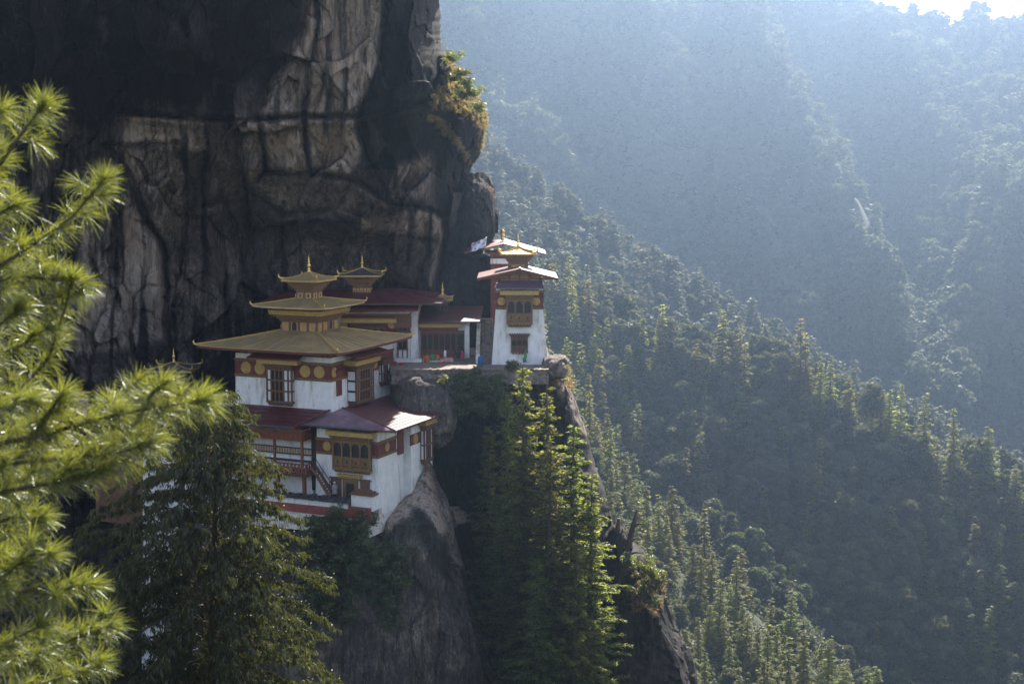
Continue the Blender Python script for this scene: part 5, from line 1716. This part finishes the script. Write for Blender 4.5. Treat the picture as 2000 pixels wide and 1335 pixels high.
def place(proto, loc, s, rz, label, group, sz=1.0):
    if proto.name in used:
        o = copy_tree(proto)
    else:
        o = proto; used.add(proto.name)
    o.location = tuple(float(a) for a in loc); o.rotation_euler = (0, 0, float(rz)); o.scale = (float(s), float(s), float(s * sz))
    o["label"] = label; o["group"] = group
    return o


def spaced(P, dmin):
    """thin a point list so that crowns do not stand inside each other"""
    keep = []
    for p in P:
        if all((p[0] - q[0]) ** 2 + (p[1] - q[1]) ** 2 + (p[2] - q[2]) ** 2 > dmin ** 2 for q in keep): keep.append(p)
    return np.array(keep)


def in_view(P, m=40):
    x, y = to_px(P)
    return (x > 1010 - m) & (x < 2000 + m) & (y < 1335 + 120)


g = np.random.default_rng(77)
P = sample_surface(MT_NEAR, 900, 1); P = spaced(P[in_view(P)], 6.0)[:170]
for i, p in enumerate(P):
    x, y = to_px(p)
    if g.random() < .16:
        place(protos_o[g.integers(5)], p - np.array([0, 0, .6]), g.uniform(.7, 1.1), g.random() * 6, "grey green rounded broadleaf tree among conifers on the near ridge", "broadleaf trees on the near ridge")
    else:
        place(protos_c[g.integers(5)], p - np.array([0, 0, .6]), g.uniform(.85, 1.5), g.random() * 6, CON_LABEL, "conifers on the near ridge")
P = sample_surface(MT_OAK, 500, 2); P = spaced(P[in_view(P)], 5.0)[:60]
for p in P:
    place(protos_o[g.integers(5)], p - np.array([0, 0, .8]), g.uniform(.85, 1.35), g.random() * 6, "olive grey broadleaf tree on the shaded spur behind the near conifers", "broadleaf trees on the spur")
crest = line_y([(1000, 525), (1200, 622), (1400, 712), (1560, 750), (1750, 850), (2000, 972), (2400, 1180)])
P = sample_surface(MT_MID, 7000, 3); P = spaced(P[in_view(P)], 6.6)
g.shuffle(P)
x_, y_ = to_px(P); P = P[np.argsort(P[:, 1] - 60 * g.random(len(P)))]
REST = P[385:]; P = P[:385]
nc_ = 0
for p in P:
    x, y = to_px(p)
    d = y - crest(x)
    pc_ = .82 if x < 1260 else (.45 if d < 70 else .22)
    if x > 1820 and d < 130: pc_ = .75
    if g.random() < pc_:
        place(protos_c[g.integers(5)], p - np.array([0, 0, .8]), g.uniform(1.25, 2.0), g.random() * 6, "tall hazy green conifer standing on the shaded middle ridge", "conifers on the middle ridge")
    else:
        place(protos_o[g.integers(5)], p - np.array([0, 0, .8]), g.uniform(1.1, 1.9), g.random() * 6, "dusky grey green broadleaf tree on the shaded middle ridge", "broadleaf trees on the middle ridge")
S_ = sample_surface(MT_MID, 1200, 31); x_, y_ = to_px(S_)
B_ = sample_surface(MT_MID[:3], 160, 32) + np.array([0, 14, -2.0])
RESTP = np.concatenate([REST, S_[(x_ > 350) & (x_ < 970)][:260], B_])
for o in list(protos_c) + list(protos_o):
    if o.name not in used:
        for ch in list(o.children): bpy.data.objects.remove(ch)
        bpy.data.objects.remove(o)


def forest(name, P, protos, size, m, label, seed):
    """a far-off wood that reads as one mass"""
    g = np.random.default_rng(seed)
    vs_, fs_, b = [], [], 0
    idx = g.integers(len(protos), size=len(P))
    for p, k in zip(P, idx):
        v, f = protos[k]
        s = g.uniform(*size); a = g.random() * 6.28
        c, sn = math.cos(a), math.sin(a)
        q = v * s
        q = np.stack([q[:, 0] * c - q[:, 1] * sn, q[:, 0] * sn + q[:, 1] * c, q[:, 2] * g.uniform(.85, 1.25)], -1) + p
        vs_.append(q); fs_.append(f + b); b += len(q)
    o = mesh_np(name, np.concatenate(vs_), np.concatenate(fs_), M[m])
    return tag(o, label, "forest", kind="stuff")


LO = []
for k in range(5): LO.append(broad_geo(300 + k, 12, 4.4, 11, 42, .85)[:2])
LC = []
for k in range(4): LC.append(conifer_geo(320 + k, 16, 3.2, 13, 6, 2.0, .55, base=.08, clump=2, gap=.15)[:2])
if len(RESTP):
    MO = [broad_geo(340 + k, 13, 4.6, 16, 70, .6)[:2] for k in range(4)] + [conifer_geo(350 + k, 19, 4.0, 15, 8, 1.2, .25, base=.08, clump=4, gap=.2)[:2] for k in range(2)]
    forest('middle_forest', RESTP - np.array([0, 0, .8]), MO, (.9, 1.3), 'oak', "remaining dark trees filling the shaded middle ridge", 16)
P = np.concatenate([sample_surface(MT_HAZY, 3000, 5), sample_surface(MT_HAZY[:4], 420, 25), sample_surface(MT_HAZY[:2], 260, 26) + np.array([0, 14, -2.0])])
P = P[in_view(P, 800)]
forest('hazy_forest', P, LC + LO[:3], (.75, 1.3), 'farleaf', "hazy sunlit forest covering the ridge beyond the middle ridge", 6)
P = sample_surface(MT_FAR, 9500, 7)
x, y = to_px(P)
P = P[(x > 300) & (x < 2100) & (y > -80)]
forest('far_forest', P, LO + LC[:2], (.9, 2.0), 'farleaf', "blue hazy forest covering the far mountainside", 8)
P = MT_FAR[0]; x, y = to_px(P)
xs = np.linspace(1640, 2080, 110)
P = np.stack([np.interp(xs + g.normal(0, 2, 110), x, P[:, k]) for k in range(3)], -1) - np.array([0, 0, 3.6])
forest('skyline_forest', P, LO, (.7, 1.3), 'farleaf', "row of dark trees along the far skyline at the top right", 9)


def undergrowth(name, P, size, m, label, seed, n=14):
    g = np.random.default_rng(seed)
    k = len(P) * n
    C = np.repeat(P, n, 0) + g.normal(0, 1, (k, 3)) * np.array([size * 1.6, size * 1.6, size * .5]) + np.array([0, 0, size * .4])
    d = unit(g.normal(0, 1, (k, 3))); w = unit(np.cross(d, g.normal(0, 1, (k, 3))))
    s = size * g.uniform(.25, .6, k)[:, None]
    v, f = leaf_quads(C, d * s, w * s * .6)
    return tag(mesh_np(name, v, f, M[m]), label, "undergrowth", kind="stuff")


P = np.concatenate([sample_surface(MT_NEAR, 1600, 11), sample_surface(MT_OAK, 1500, 12), sample_surface(MT_MID, 8500, 13)] + [sample_surface(MT_MID[:4], 1500, 14), sample_surface(MT_MID[:2], 900, 15) + np.array([0, 12, -1.5])])
undergrowth('undergrowth', P[in_view(P)], 1.3, 'oak', "low scrub filling the gaps under the ridge trees", 14, 22)

# ---------------------------------------------------------------- pines in front of the ledge
def big_pine(seed, h, rad, levels=46):
    return conifer_geo(seed, h, rad * 1.38, levels, 9, .62, .075, droop=.14, base=.08, gap=.3, up=.18, step=.26, taper=.66, tilt=.75, clump=9, lr=(.35, 1.25))


PINES = [  # top px, top py, foot py, depth, spread, label
    (1026, 712, 1290, 155.5, 3.4, "tallest pine of the clump, its tip before the foot of the white tower"),
    (1072, 748, 1330, 155.0, 3.2, "sunlit pine just right of the tallest one below the tower"),
    (1116, 822, 1400, 153.5, 3.9, "broad sunlit pine at the right of the clump along the cliff edge"),
    (1070, 862, 1420, 151.5, 4.2, "dark full pine in the middle front of the clump"),
    (1150, 925, 1450, 152.5, 3.6, "lower right pine with layered yellow green boughs by the dead trees"),
    (990, 775, 1330, 158.5, 3.0, "shaded slim pine at the left of the clump under the terrace"),
    (1012, 900, 1450, 154.5, 3.6, "dark shaded pine low at the left front of the clump"),
    (1120, 1060, 1560, 149.5, 3.6, "low pine at the bottom edge below the broad sunlit one"),
    (958, 830, 1330, 161.5, 2.6, "dim bare stemmed pine deep in the gully left of the clump"),
    (1050, 1090, 1600, 149.0, 3.8, "dark pine at the bottom edge in the middle of the clump"),
]
for k, (tx, ty, fy, Y, rad, lab) in enumerate(PINES):
    Y -= 6.0
    base = V(tx, fy, Y); top = V(tx, ty, Y)
    h = top.z - base.z
    v, f, tr = big_pine(400 + k, h, rad, int(h * 1.6))
    tree_parts('pine_tree', v, f, tr, 'hemlock', lab, base, group='pines below the tower')


# dead trees on the spur
def snag(name, pts, rad, limbs, label):
    root = tag(empty(name, pts[0]), label, "dead tree")
    o = Vector(pts[0])
    m = MB(); m.tube([Vector(p) - o for p in pts], rad, 8); m.build('trunk', M['deadwood'], root, smooth=True)
    for l in limbs:
        m = MB(); m.tube([Vector(p) - o for p in l], list(np.linspace(.19, .05, len(l))), 6); m.build('limb', M['deadwood'], root, smooth=True)


YD = 156.0
q = lambda x, y, d=0: V(x, y, YD + d)
snag('dead_tree', [q(1208, 1140), q(1219, 1110), q(1226, 1075), q(1231, 1050), q(1238, 1020), q(1244, 994)], [.6, .52, .44, .36, .27, .1],
     [[q(1234, 1032), q(1246, 1022, -.3), q(1258, 1022, -.5)], [q(1229, 1058), q(1242, 1050, .3), q(1252, 1053, .4)], [q(1225, 1082), q(1242, 1078, -.4), q(1253, 1080, -.6)], [q(1222, 1098), q(1236, 1112, .3), q(1256, 1116, .5)],
      [q(1227, 1072), q(1216, 1068, .2), q(1208, 1072, .4)], [q(1229, 1062), q(1234, 1072, -.4), q(1232, 1082, -.5)]], "tall bare dead tree leaning right on the rock spur")
snag('dead_tree', [q(1200, 1110, 1), q(1203, 1070, 1), q(1206, 1035, 1), q(1209, 1012, 1)], [.42, .36, .3, .22], [[q(1205, 1048, 1), q(1214, 1040, .7), q(1217, 1032, .5)], [q(1203, 1075, 1), q(1211, 1066, 1.2), q(1218, 1069, 1.3)]], "shorter broken dead trunk left of the leaning dead tree")
snag('fallen_branch', [q(1228, 1108, -1), q(1246, 1120, -1.2), q(1258, 1140, -1.4), q(1264, 1156, -1.5)], [.2, .17, .14, .06], [[q(1240, 1115, -1.1), q(1244, 1128, -1.2), q(1240, 1138, -1.3)]], "dead branch drooping over the right side of the rock spur")


# ---------------------------------------------------------------- shrubs
def shrub_mesh(seed, n=900, leaf=.11):
    g = np.random.default_rng(seed)
    c = g.normal(0, .42, (8, 3)) * np.array([1.3, 1.0, .7]) + np.array([0, 0, .55])
    k = g.integers(8, size=n)
    d = unit(g.normal(0, 1, (n, 3)))
    C = c[k] + d * g.uniform(.25, .55, n)[:, None]
    t1 = unit(g.normal(0, 1, (n, 3))); t2 = unit(np.cross(t1, d))
    s = leaf * g.uniform(.6, 1.4, n)[:, None]
    return leaf_quads(C, t1 * s, t2 * s * .55)


def shrub_proto(k, m):
    v, f = shrub_mesh(500 + k)
    root = empty('shrub', (0, 0, 0))
    mesh_np('foliage', v, f, M[m], root)
    st = MB()
    for j in range(4): st.tube([(0, 0, -.3), (.12 * math.cos(j * 1.7), .12 * math.sin(j * 1.7), .3), (.4 * math.cos(j * 1.7), .35 * math.sin(j * 1.7), .8)], [.04, .03, .012], 4)
    st.build('stems', M['bark'], root)
    return root


SHR = [shrub_proto(k, 'bush') for k in range(3)]
first = set()


def shrub(x, y, Y, s, label, group):
    pr = SHR[int(g.integers(3))]
    if pr.name in first: o = copy_tree(pr)
    else: o = pr; first.add(pr.name)
    o.location = V(x, y, Y); o.scale = (s * g.uniform(.9, 1.3), s, s * g.uniform(.8, 1.2)); o.rotation_euler = (0, 0, g.random() * 6)
    tag(o, label, "shrub", group)


for i in range(34):
    x = g.uniform(880, 985); y = g.uniform(742, 810)
    shrub(x, y, g.uniform(156.8, 158.6), g.uniform(.8, 1.5), "dark green shrub hanging below the edge of the upper terrace", "shrubs below the terrace")
for i in range(14):
    shrub(g.uniform(600, 725), g.uniform(1022, 1055), g.uniform(143.6, 144.6), g.uniform(.8, 1.2), "dark shrub growing on the rock pillar below the terrace wall", "shrubs on the rock pillar")
for i in range(60):
    x = g.uniform(600, 780); y = 1062 + (x < 690) * g.uniform(-25, 0) + g.uniform(0, 160)
    shrub(x, y, g.uniform(143.4, 145.2), g.uniform(.8, 1.4), "dark shrub growing on the rock pillar below the terrace wall", "shrubs on the rock pillar")
shrub(1000, 722, 158.2, .9, "green shrub growing at the terrace edge left of the tallest pine", "terrace edge shrubs")
shrub(660, 1000, 143.6, .8, "dark shrub growing against the red wall band", "wall shrubs")
for i in range(16):
    shrub(g.uniform(1212, 1292), g.uniform(1095, 1180) , g.uniform(152, 155.5), g.uniform(.5, .9), "olive shrub growing on the rock buttress under the dead tree", "shrubs on the buttress")
for o in SHR:
    if o.name not in first: bpy.data.objects.remove(o)


# golden grass tufts on the cliff shoulder
def grass(name, anchors, seed, label, size=(.3, .75), n=60):
    g = np.random.default_rng(seed)
    C, D, Wv = [], [], []
    for p in anchors:
        s = g.uniform(*size)
        d = unit(g.normal(0, 1, (n, 3)) + np.array([.25, -.5, .55]))
        l = s * g.uniform(.4, 1.0, n)[:, None]
        C.append(np.array(p) + d * l * .5 + g.normal(0, .12 * s, (n, 3))); D.append(d * l * .5)
        Wv.append(unit(np.cross(d, g.normal(0, 1, (n, 3)))) * s * .05)
    v, f = leaf_quads(*map(np.concatenate, (C, D, Wv)))
    return tag(mesh_np(name, v, f, M['drygrass']), label, "grass", kind="stuff")


def cliff_anchor(poly, n, seed, lift=.1):
    """points of the cliff surface that show inside a photo polygon"""
    P = CL[1:, :NCL].reshape(-1, 3)
    x, y = to_px(P)
    m = poly_mask(x, y, poly, .5) > .5
    idx = np.flatnonzero(m)
    g = np.random.default_rng(seed)
    return P[g.choice(idx, n)] + np.array([0, -lift, 0])


A = np.concatenate([cliff_anchor([(866, 98), (885, 108), (910, 150), (940, 190), (955, 250), (935, 255), (900, 225), (866, 215), (838, 208), (850, 175), (866, 150)], 340, 1),
                    cliff_anchor([(826, 222), (850, 226), (875, 245), (905, 290), (925, 325), (912, 320), (880, 275), (850, 245)], 110, 2), cliff_anchor([(935, 200), (956, 230), (952, 290), (930, 300)], 60, 4)])
grass('golden_grass', A, 3, "golden dry grass tufts clinging to the sunlit cliff shoulder", n=50)
A = W(g.uniform(926, 962, 40), g.uniform(366, 385, 40), g.uniform(184, 190, 40))
grass('grass_tuft', A, 5, "golden grass on top of the rounded rock bulge", n=40)
A = np.concatenate([W(g.uniform(1080, 1118, 30), g.uniform(716, 760, 30), g.uniform(161, 164, 30)), W(g.uniform(1225, 1300, 40), g.uniform(1120, 1200, 40), g.uniform(152, 155, 40))])
grass('rim_grass', A, 6, "dry yellow grass along the rock rim right of the tower", n=40, size=(.4, .8))
A = cliff_anchor([(860, 60), (868, 60), (870, 200), (840, 215), (845, 150)], 30, 8)
v_ = []
# dark evergreen bushes among the grass
for i, (x, y) in enumerate(((885, 118), (898, 150), (912, 168), (925, 186), (880, 160), (935, 215), (905, 190))):
    pr = SHR[i % 3]
    if pr.name in first:
        o = copy_tree(pr); o.location = V(x, y, 176.5); o.scale = (1.3, 1.1, .9); tag(o, "grey green bush among the golden grass on the cliff shoulder", "shrub", "bushes on the cliff shoulder")


# ---------------------------------------------------------------- drooping tree in the middle left
def drooping_tree(Y=47.0):
    g = np.random.default_rng(900)
    top = np.array(V(428, 768, Y)); mid = np.array(V(418, 1000, Y)); bot = np.array(V(412, 1500, Y))
    root = tag(empty('drooping_tree', bot), "large dark tree with drooping sprays in front of the white house", "tree")
    tr = MB()
    spine = lambda t: (1 - t) ** 2 * bot + 2 * t * (1 - t) * mid + t * t * top
    tr.tube([spine(t) - bot for t in np.linspace(0, 1, 14)], [.20 * (1 - t) + .012 for t in np.linspace(0, 1, 14)], 9)
    right = np.array([(768, 15), (830, 75), (900, 95), (1000, 150), (1080, 215), (1160, 225), (1250, 262), (1320, 275), (1500, 290)], float)
    left = np.array([(768, 15), (840, 80), (900, 165), (960, 195), (1020, 280), (1100, 330), (1200, 340), (1500, 360)], float)
    C, D, Wv = [], [], []
    n = 215
    for i in range(n):
        t = 1 - ((i + .5) / n) ** .85 * .93
        p0 = spine(t)
        py = float(to_px(p0)[1])
        az = i * 2.399 + g.normal(0, .2)
        dh = np.array([math.cos(az), math.sin(az), 0])
        Rm = (np.interp(py, right[:, 0], right[:, 1]) if dh[0] > 0 else np.interp(py, left[:, 0], left[:, 1])) * Y / FPX
        Lx = Rm * (abs(dh[0]) + (1 - abs(dh[0])) * .8) * g.uniform(.42, 1.2) + .15
        k = max(6, int(Lx / .13))
        s = np.linspace(.08, 1, k)
        up = g.uniform(.15, .5)
        P = p0 + dh * (s * Lx)[:, None]
        P[:, 2] += up * Lx * s - (up + g.uniform(.05, .25)) * Lx * s ** 2.2
        P += np.cumsum(g.normal(0, .012, (k, 3)), 0)
        tr.tube([P[j] - bot for j in range(0, k, max(1, k // 6))], list(np.linspace(.012 + .016 * Lx / 4, .006, len(range(0, k, max(1, k // 6))))), 5)
        sd = np.array([-dh[1], dh[0], 0])
        for j in range(1, k):
            if s[j] < .22 and g.random() < .6: continue
            for q in range(2 if g.random() < .75 else 1):
                sg = g.choice([-1, 1])
                tw = unit(dh * g.uniform(.2, .9) + sd * sg * g.uniform(.3, 1.0) + np.array([0, 0, g.uniform(-.05, .45)]))
                tl = g.uniform(.18, .60) * (.6 + .5 * (1 - s[j]) + .2)
                m = 4
                for e in np.linspace(.35, 1, m):
                    a = P[j] + tw * tl * e; a[2] -= .25 * tl * e * e
                    nn = 5
                    dd = unit(tw * g.uniform(.1, .5, nn)[:, None] + g.normal(0, .28, (nn, 3)) + np.array([0, 0, -1.0]))
                    ln = g.uniform(.06, .16, nn)[:, None]
                    C.append(a + dd * ln); D.append(dd * ln); Wv.append(unit(np.cross(dd, g.normal(0, 1, (nn, 3)))) * g.uniform(.011, .024, nn)[:, None])
                C.append((P[j] + tw * tl)[None]); D.append((tw * .05)[None]); Wv.append((unit(np.cross(tw, np.array([.1, .2, 1.])) + g.normal(0, .3, 3)) * .02)[None])
    C, D, Wv = map(np.concatenate, (C, D, Wv))
    v, f = leaf_quads(C - bot, D, Wv)
    tr.build('trunk', M['bark'], root, smooth=True)
    mesh_np('crown', v, f, M['juniper'], root)


drooping_tree()


# ---------------------------------------------------------------- long needled pine close to the camera
def near_pine():
    g = np.random.default_rng(950)
    Yb = 9.3
    foot = V(-330, 1900, Yb + .6)
    root = tag(empty('long_needled_pine', foot), "bright yellow green long needled pine branches close to the viewer at left", "pine tree")
    fo = np.array(foot)
    tr = MB()
    tk = [V(-330, 1900, Yb + .6), V(-320, 1300, Yb + .5), V(-300, 700, Yb + .5), V(-280, 100, Yb + .4), V(-270, -300, Yb + .4)]
    tr.tube([p - foot for p in tk], [.2, .17, .14, .09, .03], 10)
    tr.build('trunk', M['bark'], root, smooth=True)
    BR = [[(-290, 520), (-120, 430), (0, 320), (50, 250), (84, 205)], [(-290, 420), (-120, 330), (-30, 250), (0, 215)], [(-300, 620), (-100, 470), (10, 410), (30, 400)], [(-300, 700), (-60, 560), (60, 480), (140, 425), (203, 350)],
          [(-60, 560), (40, 540), (130, 545), (150, 560)], [(-300, 800), (-80, 720), (30, 680), (90, 640)], [(-300, 850), (-60, 790), (40, 760), (95, 700), (128, 600), (140, 545)],
          [(-310, 960), (-80, 880), (80, 850), (200, 815), (300, 796), (400, 782)], [(200, 805), (240, 775), (268, 745)], [(280, 786), (300, 765), (318, 748)], [(150, 825), (240, 835), (330, 800), (395, 780)], [(200, 830), (270, 850), (300, 855)], [(60, 855), (100, 800), (120, 770)],
          [(-310, 1000), (-100, 920), (60, 900), (200, 890), (285, 868)], [(-310, 1060), (-100, 980), (60, 950), (150, 935), (205, 915)], [(60, 870), (170, 870), (250, 850)],
          [(-310, 1150), (-100, 1060), (20, 1010), (80, 1010)], [(-320, 1260), (-100, 1190), (60, 1150), (130, 1150), (160, 1140)], [(-320, 1330), (-60, 1290), (90, 1270), (160, 1240), (212, 1222)],
          [(-320, 1420), (-60, 1370), (100, 1330), (190, 1300)], [(-60, 1100), (30, 1090), (90, 1080)], [(-300, 900), (-100, 820), (0, 800), (60, 780)], [(-300, 960), (-150, 930), (-20, 900), (30, 840)], [(-320, 1200), (-100, 1150), (0, 1130), (40, 1100)], [(-320, 1400), (-100, 1300), (20, 1250), (80, 1220)],
          [(-300, 760), (-120, 700), (-20, 650), (40, 600)], [(-320, 1100), (-100, 1020), (0, 960), (90, 905)], [(-320, 1400), (-120, 1390), (0, 1370), (90, 1360)]]
    V1, V2, V3, V4 = [], [], [], []

    def tuft(p, d, n, ln):
        d = d / np.linalg.norm(d)
        dd = unit(d * g.uniform(.25, 1.2, n)[:, None] + unit(g.normal(0, 1, (n, 3))) * .8)
        l = ln * g.uniform(.7, 1.1, n)[:, None]
        w = unit(np.cross(dd, g.normal(0, 1, (n, 3)))) * .0017
        o = p + g.normal(0, .008, (n, 3))
        sag = np.array([0, 0, -1.0]) * l * g.uniform(.02, .3, n)[:, None]
        m_ = o + dd * l * .55 + sag * .3; e = o + dd * l + sag
        V1.append(np.stack([o - w, o + w, m_ + w, m_ - w], 1)); V2.append(np.stack([m_ - w, m_ + w, e + w * .3, e - w * .3], 1))
    for bi, br in enumerate(BR):
        dy = g.uniform(-.9, .9)
        pts = np.array([np.array(V(x, y, Yb + dy * (1 if k else .3))) for k, (x, y) in enumerate(br)])
        seg = np.linalg.norm(np.diff(pts, axis=0), axis=1); cum = np.concatenate([[0], np.cumsum(seg)]); Lt = cum[-1]
        mb = MB(); mb.tube([Vector(p - fo) for p in pts], list(np.linspace(.022, .006, len(pts))), 6)
        mb.build('branch', M['bark'], root, smooth=True)
        along = lambda s: np.array([np.interp(s, cum, pts[:, a]) for a in range(3)])
        s = Lt
        while s > Lt * .18:
            p = along(s); d = along(min(Lt, s + .01)) - along(max(0, s - .06))
            x = float(to_px(p)[0])
            if x > -130 and (s > Lt - .06 or g.random() > .18):
                if s > Lt - .06:
                    tuft(p, d, 95, .18)
                else:
                    d2 = d / np.linalg.norm(d) + g.normal(0, .6, 3) + np.array([0, 0, .3])
                    q = p + unit(d2) * g.uniform(.03, .13)
                    tuft(q, d2, 62, .17); tuft(p, d, 28, .16)
            s -= g.uniform(.04, .075)
    Q = np.concatenate(V1 + V2) - fo
    v = Q.reshape(-1, 3)
    mesh_np('needles', v, np.arange(len(v)).reshape(-1, 4), M['pine'], root)


near_pine()

# ---------------------------------------------------------------- haze
hm_ = bpy.data.materials.new("haze"); hm_.use_nodes = True
nt = hm_.node_tree
nt.nodes.remove(nt.nodes["Principled BSDF"])
pv = nt.nodes.new("ShaderNodeVolumePrincipled")
pv.inputs["Color"].default_value = (0.47, 0.68, 1.0, 1)
pv.inputs["Density"].default_value = 0.00024
pv.inputs["Anisotropy"].default_value = 0.80
nt.links.new(pv.outputs[0], nt.nodes["Material Output"].inputs["Volume"])
hz = MB(); hz.box(ID, -1510, 2010, -100, 2710, -242, 420)
tag(hz.build('haze', hm_), "pale blue haze filling the valley", "haze", kind="stuff")
